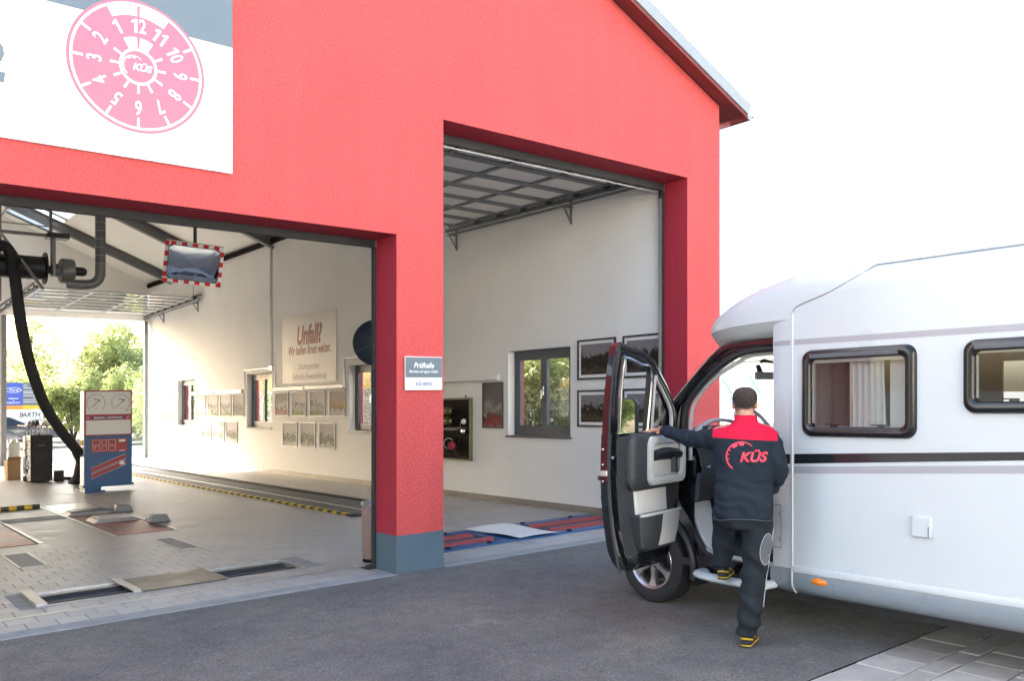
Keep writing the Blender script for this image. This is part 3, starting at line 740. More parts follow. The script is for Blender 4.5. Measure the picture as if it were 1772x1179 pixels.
for i, (a, b, c, d) in enumerate(((8.60, 9.39, 1.995, 2.595), (7.70, 8.46, 1.995, 2.595), (8.60, 9.39, 1.29, 1.84), (7.70, 8.46, 1.29, 1.84))):
    picture('framed_photograph', a, b, c, d, 'print_%d_%d' % (0, i), 'black framed photograph, %s row, %s' % (('upper', 'lower')[i // 2], ('next to the window', 'next to the door frame')[i % 2]), G2, 'dark_metal', .028, .045)
picture('framed_photograph', 11.18, 11.74, 1.24, 2.02, 'print_3_5', 'tall black framed photograph between the tool board and the window', G2, 'dark_metal', .025, .0)

def strip_lamp(v0, v1, z0, label):
    t = thing('strip_light', (UW, (v0 + v1) / 2, z0), label, 'lamp', 'strip lights along the side wall')
    MB().box(UW - .07, v0, z0 + .035, UW - .001, v1, z0 + .095).build('housing', 'white_paint', t, bevel=.008)
    MB().cyl((UW - .05, v0 + .02, z0 + .022), (UW - .05, v1 - .02, z0 + .022), .022, n=12).build('tube', 'lamp_plastic', t, smooth=True)
    for q in (v0, v1 - .03): MB().box(UW - .075, q - .002, z0, UW - .001, q + .032, z0 + .098).build('end_cap', 'lamp_plastic', t, bevel=.004, seg=1)
strip_lamp(24.08, 25.89, 2.03, 'white strip light farthest along the side wall, above the far prints')
strip_lamp(22.14, 24.0, 2.03, 'white strip light ending at the second window from the rear door')
strip_lamp(18.48, 20.30, 2.03, 'white strip light under the far half of the accident sign')
strip_lamp(16.60, 18.43, 2.03, 'white strip light under the near half of the accident sign')
strip_lamp(11.26, 13.1, 2.05, 'white strip light above the brown tool board')

us = thing('accident_sign', (UW, 18.3, 2.2), 'large silver sign with red and dark lettering on the side wall', 'sign')
box_part('board', 'sign_silver', us, UW - .02, 16.96, 2.205, UW - .002, 19.70, 3.815, bevel=.003)
yc = 18.30; F = lambda x, y: (UW - .022, yc - x, y)
b = MB(); lettering(b, 'Unfall?', lambda x, y: F(x, 3.30 + y), size=.60, bold=.045, shear=.2, sx=.78); b.build('heading', 'text_red', us)
b = MB(); lettering(b, 'Wir helfen Ihnen weiter.', lambda x, y: F(x, 2.965 + y), size=.30, bold=.024, shear=.2, sx=.72); b.build('second_line', 'text_red', us)
b = MB(); lettering(b, 'Schadengutachten', lambda x, y: F(x, 2.585 + y), size=.21, shear=.12, sx=.70); lettering(b, 'Technische Beweissicherung', lambda x, y: F(x, 2.35 + y), size=.21, shear=.12, sx=.72); b.build('small_lines', 'text_dark', us)

cd = MB()
for v in (20.41, 20.33): cd.cyl((UW - .014, v, 2.62), (UW - .014, v, EAVE - .1), .012, n=8)
cd.tube([(UW - .013, 22.04, 2.1), (UW - .013, 22.04, 2.63), (UW - .013, 20.15, 2.63), (UW - .013, 20.15, 2.1)], .011, 8)
cd.box(UW - .035, 20.28, 2.58, UW - .001, 20.46, 2.68); cd.box(UW - .02, 20.3, 4.0, UW - .001, 20.44, 4.03); cd.box(UW - .02, 20.3, 3.2, UW - .001, 20.44, 3.23)
tag(cd.build('cable_conduit', 'galvanised', smooth=True), 'grey cable conduit running from the roof down around the middle window', 'conduit')
cd = MB(); cd.tube([(UW - .013, 16.62, 2.1), (UW - .013, 16.62, 2.68), (UW - .013, 14.7, 2.68)], .013, 8)
tag(cd.build('cable_conduit', 'galvanised', smooth=True), 'grey cable conduit around the window half hidden by the pillar', 'conduit')

# round dark disc beside the pillar: back of a round mirror on a wall arm
dm = thing('round_mirror', (8.72, 14.75, 2.45), 'round dark blue mirror back on an arm, half hidden by the red pillar', 'mirror')
dc = Vector((8.70, 14.74, 2.895)); dn = Vector((-.62, -.78, 0)).normalized()
m = MB(); m.lathe([(.001, .05), (.10, .052), (.36, .03), (.44, .0), (.452, -.012), (.44, -.03), (.001, -.03)], dc, dn, 40); m.build('disc', 'disc_blue', dm, smooth=True)
m = MB(); x_ = Vector((-dn.y, dn.x, 0))
for a in (25, 145, 265, 325, 205, 85):
    d = x_ * math.cos(R(a)) + Vector((0, 0, math.sin(R(a)))); m.bar(dc + d * .08 + dn * .053, dc + d * .43 + dn * .02, .010, .012, up=dn)
m.build('rib', 'anthracite', dm)
m = MB(); m.lathe([(.001, .09), (.035, .085), (.045, .05)], dc, dn, 16); m.build('knob', 'chrome', dm, smooth=True)
MB().tube([dc - dn * .03, dc - dn * .12, Vector((UW, 14.9, 2.9))], .02, 8).build('arm', 'dark_metal', dm, smooth=True)

# tool board
tb = thing('tool_board', (UW, 12.6, .66), 'dark brown board in an olive frame with gas bottles and tools', 'board')
A0, A1, B0, B1 = 12.03, 13.25, .66, 1.77
box_part('back_panel', 'dark_brown', tb, UW - .05, A0 + .03, B0 + .03, UW - .002, A1 - .03, B1 - .03)
for a, b, c, d in ((A0, A1, B0, B0 + .03), (A0, A1, B1 - .03, B1), (A0, A0 + .03, B0 + .03, B1 - .03), (A1 - .03, A1, B0 + .03, B1 - .03)): box_part('frame_rail', 'olive', tb, UW - .065, a, c, UW - .002, b, d, bevel=.004)
MB().box(UW - .09, A0 + .03, 1.22, UW - .052, A1 - .05, 1.235).box(UW - .09, A0 + .22, 1.19, UW - .052, A1 - .05, 1.20).build('shelf_rail', 'dark_metal', tb)
MB().cyl((UW - .05, 12.17, B1), (UW - .05, 12.17, B1 + .04), .012, n=8).build('hook', 'dark_metal', tb)
for z in (1.54, 1.36):
    m = MB(); m.lathe([(.001, -.02), (.04, -.015), (.065, .02), (.07, .06), (.07, .56), (.05, .6), (.001, .61)], (UW - .125, 12.52, z), (0, 1, 0), 20, m=0); cyl_ = m.build('gas_bottle', 'brass_green', tb, smooth=True)
    MB().lathe([(.001, -.05), (.03, -.045), (.038, -.015), (.03, 0)], (UW - .125, 12.52, z), (0, 1, 0), 14).build('valve', 'chrome', cyl_, smooth=True)
for z, m_ in ((1.35, 'machine_white'), (1.18, 'chrome')): MB().lathe([(.001, -.05), (.04, -.03), (.05, .0), (.035, .03), (.001, .035)], (UW - .10, 12.17, z), (-1, 0, 0), 14).cyl((UW - .12, 12.17, z), (UW - .05, 12.25, z - .03), .014, n=8).build('gauge', m_, tb, smooth=True)
MB().tube([(UW - .10, 12.26, 1.34), (UW - .10, 12.27, 1.24), (UW - .10, 12.5, 1.21), (UW - .10, 13.1, 1.22)], .006, 6).build('hose', 'bin_brown', tb)
m = MB(); m.lathe([(.10, -.04), (.115, 0), (.10, .04), (.08, .04), (.08, -.04), (.10, -.04)], (UW - .11, 12.58, .96), (-.8, -.6, 0), 24); m.build('reel_ring', 'chrome', tb, smooth=True)
m = MB(); m.lathe([(.001, -.06), (.07, -.05), (.085, 0), (.07, .05), (.001, .06)], (UW - .13, 12.47, .92), (-.8, -.6, 0), 16); m.build('red_tool', 'machine_red', tb, smooth=True)
m = MB(); m.tube([(UW - .11, 12.86, 1.12), (UW - .11, 12.86, .78)], .012, 8); m.lathe([(.001, -.05), (.05, -.04), (.06, 0), (.05, .04), (.001, .05)], (UW - .12, 12.87, 1.02), (0, 0, 1), 10); m.build('pump', 'steel_grey', tb, smooth=True)
m = MB(); m.tube([(UW - .10, 12.28, 1.06), (UW - .10, 12.33, .9), (UW - .10, 12.42, .78)], .008, 6); m.tube([(UW - .10, 12.5, 1.0), (UW - .13, 12.3, .74), (UW - .10, 12.1, .72)], .012, 6); m.build('cable', 'black_rubber', tb, smooth=True)

# ================================================================== floor equipment
# roller pits by the left doorway
def roller_pit(r, label):
    t = thing('roller_set', ((r[0] + r[1]) / 2, (r[2] + r[3]) / 2, 0), label, 'rollers', 'roller sets in the floor')
    a, b, c, d = r
    f = MB()
    f.box(a - .02, c - .02, -.29, a + .005, d + .02, .004); f.box(b - .005, c - .02, -.29, b + .02, d + .02, .004); f.box(a, c - .02, -.29, b, c + .03, .004); f.box(a, d - .03, -.29, b, d + .02, .004)
    f.build('steel_frame', 'galvanised', t, bevel=.003, seg=1)
    box_part('pit_bottom', 'dark_metal', t, a, c, -.298, b, d, -.26)
    for y in (c + .18, d - .18):
        m = MB(); m.cyl((a + .03, y, -.095), (b - .03, y, -.095), .085, n=28); ro = m.build('roller', 'dark_metal', t, smooth=35)
        MB().cyl((a + .008, y, -.095), (b - .008, y, -.095), .03, n=12).build('axle', 'galvanised', ro, smooth=35)
    m = MB(); m.cyl((a + .05, (c + d) / 2, -.075), (b - .05, (c + d) / 2, -.075), .022, n=12); m.build('sensor_roller', 'chrome', t, smooth=35)
    box_part('back_plate', 'galvanised', t, a + .01, d - .085, -.2, b - .01, d - .035, -.012)
    return t
t1 = roller_pit(ROLLER_L, 'steel roller set in the floor at the end farther from the red pillar')
t2 = roller_pit(ROLLER_R, 'steel roller set in the floor at the end nearer the red pillar')
MB().box(ROLLER_L[0] - .02, ROLLER_L[2] - .02, .006, ROLLER_L[0] + .07, ROLLER_L[3] + .02, .03).build('end_ramp', 'galvanised', t1, bevel=.004, seg=1)
MB().box(ROLLER_L[1] - .07, ROLLER_L[2] - .02, .006, ROLLER_L[1] + .0, ROLLER_L[3] + .02, .03).build('end_ramp', 'galvanised', t1, bevel=.004, seg=1)
tag(MB().box(PLATE[0] + .025, PLATE[2], -.004, PLATE[1] - .025, PLATE[3], .012).build('cover_plate', 'tread_steel', bevel=.003, seg=1), 'brown patterned steel cover plate between the two roller sets', 'plate')
box_part('surround_strip', 'concrete', floor, ROLLER_R[1] + .03, 8.2, -.02, ROLLER_R[1] + .22, 8.93, .002)
box_part('surround_strip', 'concrete', floor, ROLLER_L[0] - .14, 8.2, -.02, ROLLER_L[0] - .03, 8.93, .002)
for r, lb in zip(GR, ('steel floor grating farther from the red pillar', 'steel floor grating nearer the red pillar')):
    t = thing('floor_grating', ((r[0] + r[1]) / 2, (r[2] + r[3]) / 2, 0), lb, 'grating', 'gratings in the tiled floor')
    f = MB()
    for a, b, c, d in ((r[0], r[0] + .02, r[2], r[3]), (r[1] - .02, r[1], r[2], r[3]), (r[0], r[1], r[2], r[2] + .02), (r[0], r[1], r[3] - .02, r[3])): f.box(a, c, -.03, b, d, .006)
    f.build('frame', 'galvanised', t)
    box_part('dark_well', 'dark_metal', t, r[0] + .01, r[2] + .01, -.03, r[1] - .01, r[3] - .01, -.0255)
    n = 26
    for k in range(n):
        y = r[2] + .03 + (r[3] - r[2] - .06) * k / (n - 1); MB().box(r[0] + .02, y - .006, -.025, r[1] - .02, y + .006, .002).build('bar', 'steel_grey', t)
for i, r in enumerate(RED):
    t = thing('play_detector', ((r[0] + r[1]) / 2, (r[2] + r[3]) / 2, 0), ('red steel axle test plate with sliding pads on top', 'red steel axle test plate cut off by the picture edge')[i], 'test plate', 'red test plates in the floor')
    f = MB()
    for a, b, c, d in ((r[0] - .05, r[0], r[2], r[3]), (r[1], r[1] + .05, r[2], r[3])): f.box(a, c, -.02, b, d, .008)
    f.build('edge_profile', 'galvanised', t)
    f = MB()
    for a, b, c, d in ((r[0], r[0] + .025, r[2], r[3]), (r[1] - .025, r[1], r[2], r[3]), (r[0], r[1], r[2], r[2] + .03), (r[0], r[1], r[3] - .03, r[3])): f.box(a, c, -.02, b, d, .001)
    f.build('gap_seal', 'black_rubber', t)
    box_part('plate', 'tread_red', t, r[0] + .027, r[2] + .032, -.02, r[1] - .027, 15.4, .004)
    box_part('light_plate', 'galvanised', t, r[0] + .027, 15.402, -.02, r[1] - .027, r[3] - .032, .0035)
for i, (u0, u1, y0, y1) in enumerate(((3.20, 3.92, 14.75, 15.15), (3.30, 3.92, 13.55, 14.05))):
    t = thing('sliding_pad', ((u0 + u1) / 2, y0, .008), ('flat dark steel pad on the red test plate, farther from the camera', 'flat dark steel pad with a silver top on the red test plate, nearer the camera')[i], 'pad', 'pads on the red test plate')
    m = MB(); m.loft([[(u0, y0, .006), (u1, y0, .006), (u1, y1, .006), (u0, y1, .006)], [(u0 + .06, y0, .055), (u1 - .06, y0, .055), (u1 - .06, y1, .055), (u0 + .06, y1, .055)]]); m.build('body', 'steel_grey', t)
    m = MB(); m.box(u0 + .08, y0 + .03, .056, u1 - .1, y1 - .03, .072); m.build('top_plate', 'anthracite' if i == 0 else 'galvanised', t, bevel=.004, seg=1)
for i, (u, y, s_) in enumerate(((4.02, 14.75, .13), (4.06, 13.05, .13))):
    t = thing('wheel_chock', (u, y, .008), ('dark block on the far corner of the red test plate', 'dark chock beside the red test plate, nearer the camera')[i], 'chock', 'chocks by the red test plate')
    m = MB(); m.loft([[(u - .14, y - .09, .008), (u + .14, y - .09, .008), (u + .14, y + .09, .008), (u - .14, y + .09, .008)], [(u - .11, y - .07, .13), (u + .09, y - .07, .12), (u + .09, y + .07, .12), (u - .11, y + .07, .13)]]); m.build('block', 'anthracite', t, bevel=.012)
    MB().cyl((u - .14, y, .07), (u - .2, y, .06), .012, n=8).build('pin', 'steel_grey', t)
mm = MB()
for k in range(9): mm.box(2.32, 14.62 + k * .055, .002, 3.16, 14.632 + k * .055, .012)
for k in range(22): mm.box(2.32 + k * .04, 14.62, .004, 2.328 + k * .04, 15.07, .010)
tag(mm.build('mesh_mat', 'anthracite'), 'dark mesh strip lying between the two red test plates', 'mat')
t = thing('hazard_bar', (2.6, 16.45, 0), 'yellow and black striped bar lying on the tiled floor', 'bar')
k = 0; u = 1.4
while u < 3.12:
    m = MB(); m.tube([(u, 16.45, .035), (u + .115, 16.45, .035)], .04, 10); m.build('stripe', 'yellow' if k % 2 else 'black_plastic', t, smooth=40); u += .116; k += 1

# inspection pit
mat('pit_cover', (.075, .08, .082), .6, var=.15, vs=3, rnd=.12)
mat('pit_wall', (.20, .205, .20), .6, var=.1, vs=4)
pt = MB()
a, b, c, d = PIT
pt.box(a - .06, c, -1.5, a, d, -.003); pt.box(b, c, -1.5, b + .06, d, -.003); pt.box(a - .06, c - .06, -1.5, b + .06, c, -.003); pt.box(a - .06, d, -1.5, b + .06, d + .06, -.003); pt.box(a, c, -1.55, b, d, -1.5)
pit = tag(pt.build('inspection_pit', 'pit_wall'), 'long dark inspection pit beside the side wall', 'pit')
y = c + .02
while y < d - .4:
    MB().box(a + .014, y, -.06, (a + b) / 2 - .02, y + .494, -.028 + random.uniform(-.002, .002)).build('cover_plank', 'pit_cover', pit, bevel=.004, seg=1)
    MB().box((a + b) / 2 + .02, y, -.06, b - .014, y + .494, -.022 + random.uniform(-.002, .002)).build('cover_plank', 'pit_cover', pit, bevel=.004, seg=1); y += .5
MB().box((a + b) / 2 - .018, c, -.08, (a + b) / 2 + .018, d, -.018).build('centre_rail', 'galvanised', pit)
MB().box(b - .001, c - .1, .0, b + .07, d, .012).build('pit_edge', 'dark_metal', pit)
y = c; k = 0
while y < d:
    MB().box(a - .06, y, -.02, a + .012, min(y + .15, d), .035).build('hazard_nosing', 'yellow' if k % 2 else 'black_plastic', pit); y += .151; k += 1
u = a; k = 0
while u < b:
    MB().box(u, c - .06, -.02, min(u + .17, b), c + .012, .035).build('hazard_nosing', 'yellow' if k % 2 else 'black_plastic', pit); u += .171; k += 1

# blue roller brake tester inside the right doorway
bt = thing('roller_brake_tester', (7.2, 8.5, 0), 'blue floor mounted brake tester with red rollers inside the tall doorway', 'brake tester')
a, b, c, d = BLUE
f = MB(); f.box(a, c, -.02, b, c + .16, .016); f.box(a, d - .17, -.02, b, d, .016); f.box(a, c + .16, -.02, b, c + .2, .012); f.box(6.55, c + .16, -.02, 7.45, d - .17, .012); f.box(a, c + .16, -.02, a + .1, d - .17, .012); f.box(b - .1, c + .16, -.02, b, d - .17, .012)
f.build('frame', 'machine_blue', bt, bevel=.004, seg=1)
for u0, u1 in ((5.56, 6.54), (7.46, 8.84)):
    for y in (c + .34, d - .33):
        m = MB(); m.cyl((u0 + .02, y, -.075), (u1 - .02, y, -.075), .11, n=28); m.build('roller', 'floor_red', bt, smooth=35)
    box_part('roller_bed', 'dark_metal', bt, u0, c + .2, -.20, u1, d - .17, -.19)
    m = MB(); m.cyl((u0 + .1, (c + d) / 2, -.03), (u1 - .1, (c + d) / 2, -.03), .035, n=14); m.build('sensor_roller', 'machine_blue', bt, smooth=35)
for u in (5.7, 6.3, 7.6, 8.5):
    for y in (c + .08, d - .08): MB().cyl((u, y, .016), (u, y, .03), .035, n=10).build('bolt', 'dark_brown', bt)
m = MB(); N = 14
def sheet(i, j):
    u = 6.70 + .66 * j; y = 7.96 + 1.12 * i
    return (u, y, .034 + .010 * math.sin(i * 6 + j * 3))
m.grid(sheet, N, 6)
ws = tag(m.build('cover_sheet', 'white_paint', smooth='all'), 'white sheet laid over the middle of the blue brake tester', 'sheet')

# bin behind the pillar
t = thing('waste_bin', (4.735, 8.07, 0), 'slim beige waste bin standing behind the red pillar', 'bin')
m = MB(); m.lathe([(.001, .03), (.10, .03), (.115, .05), (.125, .60), (.128, .62), (.118, .62), (.10, .06)], (4.735, 8.07, 0), (0, 0, 1), 28); m.build('body', 'bin_brown', t, smooth=True)
m = MB(); m.lathe([(.131, .605), (.134, .625), (.12, .645), (.07, .655), (.001, .655)], (4.735, 8.07, 0), (0, 0, 1), 28); m.build('lid', 'galvanised', t, smooth=True)
m = MB(); m.lathe([(.001, 0), (.112, 0), (.112, .03), (.1, .035)], (4.735, 8.07, 0), (0, 0, 1), 28); m.build('foot_ring', 'dark_brown', t, smooth=True)

# brake test display on its pedestal
st = thing('test_display', (4.6, 19.0, 0), 'blue and white brake test display stand with two round dials', 'display stand')
y0, y1, u0, u1, z0, z1 = 18.75, 19.05, 4.38, 5.29, .13, 2.06
box_part('cabinet', 'machine_blue', st, u0, y0 + .012, z0, u1, y1, 1.13, bevel=.006)
box_part('upper_cabinet', 'machine_red', st, u0, y0 + .012, 1.132, u1, y1, z1, bevel=.006)
box_part('side_cheek', 'galvanised', st, u0 - .012, y0 + .02, z0 + .02, u0 - .001, y1 - .01, z1 - .02)
box_part('dial_panel', 'machine_white', st, u0 + .03, y0 + .004, 1.57, u1 - .03, y0 + .011, z1 - .03)
box_part('lower_panel', 'machine_white', st, u0 + .03, y0 + .004, 1.16, u1 - .03, y0 + .011, 1.45)
m = MB(); P = lambda x, z: (x, y0 + .003, z)
for cu in (u0 + .215, u1 - .225):
    ring_sector(m, lambda x, y: P(cu + x, 1.80 + y), .165, .171, R(-40), R(220), 30)
    for a in range(-40, 221, 20): ring_sector(m, lambda x, y: P(cu + x, 1.80 + y), .175, .195, R(a - 1.2), R(a + 1.2), 1)
    m.add([P(cu - .10, 1.70), P(cu - .094, 1.695), P(cu + .075, 1.855), P(cu + .06, 1.865)], [(0, 1, 2, 3)]); m.add([P(cu + .02, 1.855), P(cu + .085, 1.84), P(cu + .085, 1.866), P(cu + .02, 1.868)], [(0, 1, 2, 3)])
    lettering(m, 'kN', lambda x, y: P(cu - .01 + x, 1.875 + y), size=.06, bold=.01)
    lettering(m, 'kN', lambda x, y: P(cu + x, 1.69 + y), size=.03)
dial = m.build('dial_marks', 'text_dark', st)
m = MB(); lettering(m, 'J R', lambda x, y: P(u1 - .10 + x, 1.645 + y), size=.06, bold=.02); m.build('badge_marks', 'text_red', st)
box_part('title_strip', 'text_blue', st, u0 + .13, y0 + .004, 1.475, u1 - .15, y0 + .011, 1.52)
m = MB(); lettering(m, 'BREMSEN - PRÜFSTAND', lambda x, y: P((u0 + u1) / 2 - .01 + x, 1.497 + y), size=.052, bold=.012, sx=.98)
for cu in (u0 + .07, u1 - .085): lettering(m, 'K', lambda x, y: P(cu + x, 1.497 + y), size=.05, bold=.02)
m.build('title_lettering', 'white_print', st)
box_part('button_panel', 'machine_red', st, u0 + .12, y0 + .004, .80, u1 - .10, y0 + .0115, 1.07)
m = MB()
for cu, cz, w_ in ((u0 + .22, 1.0, .07), (u0 + .37, 1.0, .045), (u0 + .52, 1.0, .07), (u0 + .22, .875, .07), (u0 + .37, .875, .045), (u0 + .52, .875, .07)):
    for a, b, c, d in ((cu - w_, cu + w_, cz - .05, cz - .045), (cu - w_, cu + w_, cz + .045, cz + .05), (cu - w_, cu - w_ + .005, cz - .045, cz + .045), (cu + w_ - .005, cu + w_, cz - .045, cz + .045)): m.add([P(a, c), P(b, c), P(b, d), P(a, d)], [(0, 1, 2, 3)])
m.add([P(u0 + .65, 1.0), P(u0 + .77, 1.0), P(u0 + .77, 1.045), P(u0 + .65, 1.045)], [(0, 1, 2, 3)]); m.add([P(u0 + .65, .812), P(u0 + .77, .812), P(u0 + .77, .825), P(u0 + .65, .825)], [(0, 1, 2, 3)])
lettering(m, 'Z', lambda x, y: P(u0 + .2 + x, .885 + y), size=.05); m.build('button_outline', 'white_print', st)
m = MB()
for cu in (u0 + .22, u0 + .52): m.add([P(cu - .03, .985), P(cu + .03, .985), P(cu + .03, 1.015), P(cu - .03, 1.015)], [(0, 1, 2, 3)])
m.build('symbol', 'text_dark', st)
for dz in (0, -.125):
    m = MB(); m.add([P(u0 + .135, .39 + dz), P(u1 - .125, .655 + dz), P(u1 - .125, .75 + dz), P(u0 + .135, .49 + dz)], [(0, 1, 2, 3)]); m.build('diagonal_stripe', 'machine_red', st)
    m = MB(); m.tube([P(u0 + .135, .39 + dz), P(u1 - .125, .655 + dz), P(u1 - .125, .75 + dz), P(u0 + .135, .49 + dz)], .004, 4, closed=True); m.build('stripe_edge', 'white_print', st)
m = MB(); m.add([(u1 - .25, y0 + .001, .53), (u1 - .15, y0 + .001, .53), (u1 - .15, y0 + .001, .57), (u1 - .18, y0 + .001, .61), (u1 - .22, y0 + .001, .61), (u1 - .25, y0 + .001, .57)], [(0, 1, 2, 3, 4, 5)])
m.build('emblem', 'white_print', st)
box_part('bottom_rail', 'machine_blue', st, u0 - .03, y0 - .02, .10, u1 + .03, y1 + .02, .145, bevel=.004)
m = MB(); m.box(u0 + .0, y0 - .05, .025, u0 + .3, y1 + .1, .10); m.loft([[(u0 - .02, y0 - .12, .0), (u0 + .36, y0 - .12, .0), (u0 + .36, y1 + .5, .0), (u0 - .02, y1 + .5, .0)], [(u0 - .02, y0 - .12, .03), (u0 + .36, y0 - .12, .03), (u0 + .36, y1 + .5, .03), (u0 - .02, y1 + .5, .03)]]); m.build('foot', 'machine_blue', st, bevel=.004, seg=1)
MB().box(u0 - .045, y0 + .03, .95, u0 - .013, y1 - .06, 1.05).build('socket', 'yellow', st)

# dismantled black machine with a shelf and parts on it
bk = thing('machine_cabinet', (4.3, 22.8, 0), 'black machine cabinet with a round fan and an opened side', 'machine')
a, b, c, d = 4.06, 4.52, 22.25, 23.15
box_part('front', 'black_plastic', bk, a, c, .02, b, c + .06, 1.10, bevel=.01)
box_part('shell', 'dark_metal', bk, a + .02, c + .062, .02, b - .02, d - .3, 1.08, bevel=.01)
box_part('side_panel', 'machine_white', bk, a - .0, d - .29, .14, b, d, 1.06, bevel=.008)
m = MB(); m.lathe([(.17, 0), (.185, -.012), (.20, 0), (.20, .01)], (4.29, c, .62), (0, 1, 0), 32); m.lathe([(.0, -.012), (.05, -.01), (.055, 0)], (4.29, c, .62), (0, 1, 0), 20)
for k in range(7):
    q = R(360 / 7 * k); m.bar((4.29 + .05 * math.cos(q), c - .004, .62 + .05 * math.sin(q)), (4.29 + .17 * math.cos(q + .4), c - .004, .62 + .17 * math.sin(q + .4)), .03, .006, up=(0, 1, 0))
m.build('fan', 'dark_metal', bk, smooth=True)
m = MB(); m.box(4.22, c - .002, .855, 4.36, c - .001, .862); m.build('name_strip', 'galvanised', bk)
m = MB()
for k in range(26):
    z = .1 + random.random() * .9; y = c + .08 + random.random() * .5
    m.tube([(a + .01, y, z), (a - .05, y + random.uniform(-.08, .08), z - .05), (a - .02, y + random.uniform(-.15, .15), z - .15)], .006, 5)
m.build('loose_wire', 'black_rubber', bk)
box_part('foot_plate', 'dark_brown', bk, a, d - .28, .0, b, d - .01, .12)
sh = thing('parts_shelf', (4.3, 23.4, 1.06), 'flat grey shelf on short posts above the black machine, carrying parts', 'shelf')
for u, y in ((4.12, 22.5), (4.45, 22.5), (4.12, 23.1), (4.45, 23.1), (4.28, 22.8)): MB().cyl((u, y, 1.07), (u, y, 1.30), .02, n=8).build('post', 'galvanised', sh)
box_part('board', 'bin_brown', sh, 3.98, 22.25, 1.30, 4.58, 23.35, 1.325, bevel=.004)
m = MB(); random.seed(3)
for k, (nm, mt) in enumerate((('grey metal gearbox part', 'galvanised'), ('dark bracket', 'steel_grey'), ('small black motor', 'dark_metal'), ('bundle of white fittings', 'machine_white'), ('tangle of chrome tubing', 'chrome'))):
    u = 4.05 + .11 * k; y = 22.35 + .15 * (k % 3)
    m = MB(); m.lathe([(.001, 0), (.05, 0), (.055, .05 + .02 * (k % 2)), (.03, .09), (.001, .10 + .02 * (k % 3))], (u, y, 1.326), (0, 0, 1), 10); m.box(u - .05, y - .07, 1.326, u + .02, y + .09, 1.37 + .03 * (k % 3))
    m.tube([(u, y, 1.40), (u + .06, y + .02, 1.47), (u + .1, y, 1.42)], .01, 6)
    tag(m.build('machine_part', mt, smooth=30), nm + ' on the shelf above the black machine', 'machine part', 'loose parts on the shelf')
t = thing('cardboard_box', (3.95, 23.9, 0), 'open brown cardboard box behind the black machine', 'box')
for q in ((3.82, 23.6, 3.835, 24.1), (4.085, 23.6, 4.10, 24.1), (3.836, 23.6, 4.084, 23.615), (3.836, 24.085, 4.084, 24.1)): box_part('side', 'cardboard', t, q[0], q[1], 0, q[2], q[3], .48)
box_part('base', 'cardboard', t, 3.84, 23.62, .0, 4.08, 24.08, .01)
m = MB(); m.loft([[(3.82, 23.6, .48), (4.1, 23.6, .48)], [(3.80, 23.48, .56), (4.11, 23.48, .56)]], False, False); m.build('flap', 'cardboard', t)
t = thing('plastic_container', (4.0, 23.6, .49), 'white plastic container above the cardboard box', 'container')
m = MB(); m.lathe([(.001, 0), (.12, 0), (.13, .03), (.13, .34), (.10, .40), (.05, .42), (.05, .48), (.001, .48)], (3.98, 23.75, .0), (0, 0, 1), 18); m.v = [p + Vector((0, 0, .5)) for p in m.v]; m.build('body', 'machine_white', t, smooth=True)
MB().box(3.87, 23.65, .49, 4.09, 23.85, .50).build('tray', 'machine_white', t)
t = thing('black_block', (4.68, 22.25, 0), 'small black box on the floor beside the black machine', 'box')
box_part('case', 'black_plastic', t, 4.56, 22.15, .0, 4.74, 22.4, .26, bevel=.01); MB().tube([(4.74, 22.3, .06), (4.85, 22.3, .05), (4.92, 22.32, .04)], .045, 10).build('spout', 'black_plastic', t, smooth=True)
m = MB(); m.loft([[(4.62 + .03, 21.0, 0), (5.1, 21.0, 0), (5.1, 21.5, 0), (4.65, 21.5, 0)], [(4.8, 21.05, .23), (5.1, 21.05, .25), (5.1, 21.45, .25), (4.8, 21.45, .23)]])
m = m.build('rubber_nozzle', 'black_rubber', bevel=.03, smooth=True); tag(m, 'black rubber nozzle lying on the floor behind the display stand', 'nozzle')

# convex traffic mirror hanging in the left doorway
mr = thing('traffic_mirror', (3.87, 11.07, 3.18), 'rectangular convex mirror with red and white border hanging from a rod', 'mirror')
mc = Vector((3.868, 11.072, 1.535 + EYE + SLOPE * (11.07 - V0) - .0)); fwd_ = Vector((.637, .771, 0)); rt = Vector((.771, -.637, 0))
nrm = (-fwd_ + rt * .40 + Vector((0, 0, -.42))).normalized(); xx = Vector((0, 0, 1)).cross(nrm).normalized(); yy = nrm.cross(xx)
roll = R(-5); xx, yy = xx * math.cos(roll) + yy * math.sin(roll), yy * math.cos(roll) - xx * math.sin(roll)
W2, H2 = .355, .265
MP = lambda x, y, d: mc + xx * x + yy * y + nrm * d
def rrect(w_, h_, r, n=6):
    out = []
    for cx, cy, a0 in ((w_ - r, h_ - r, 0), (-w_ + r, h_ - r, 90), (-w_ + r, -h_ + r, 180), (w_ - r, -h_ + r, 270)):
        out += [(cx + r * math.cos(R(a0 + 90 * i / n)), cy + r * math.sin(R(a0 + 90 * i / n))) for i in range(n + 1)]
    return out
m = MB(); m.loft([[MP(p, q, d) for p, q in rrect(W2 + k, H2 + k, .02)] for k, d in ((-.01, -.06), (0, -.05), (0, .0), (-.005, .003))]); m.build('backing', 'white_print', mr)
per = []
n_x, n_y = 11, 8
for k in range(n_x):
    for sgn in (-1, 1):
        if (k + (sgn > 0)) % 2 == 0: per.append((-W2 + 2 * W2 * k / n_x, -W2 + 2 * W2 * (k + 1) / n_x, sgn * (H2 - .045) if sgn > 0 else -H2, H2 if sgn > 0 else -H2 + .045))
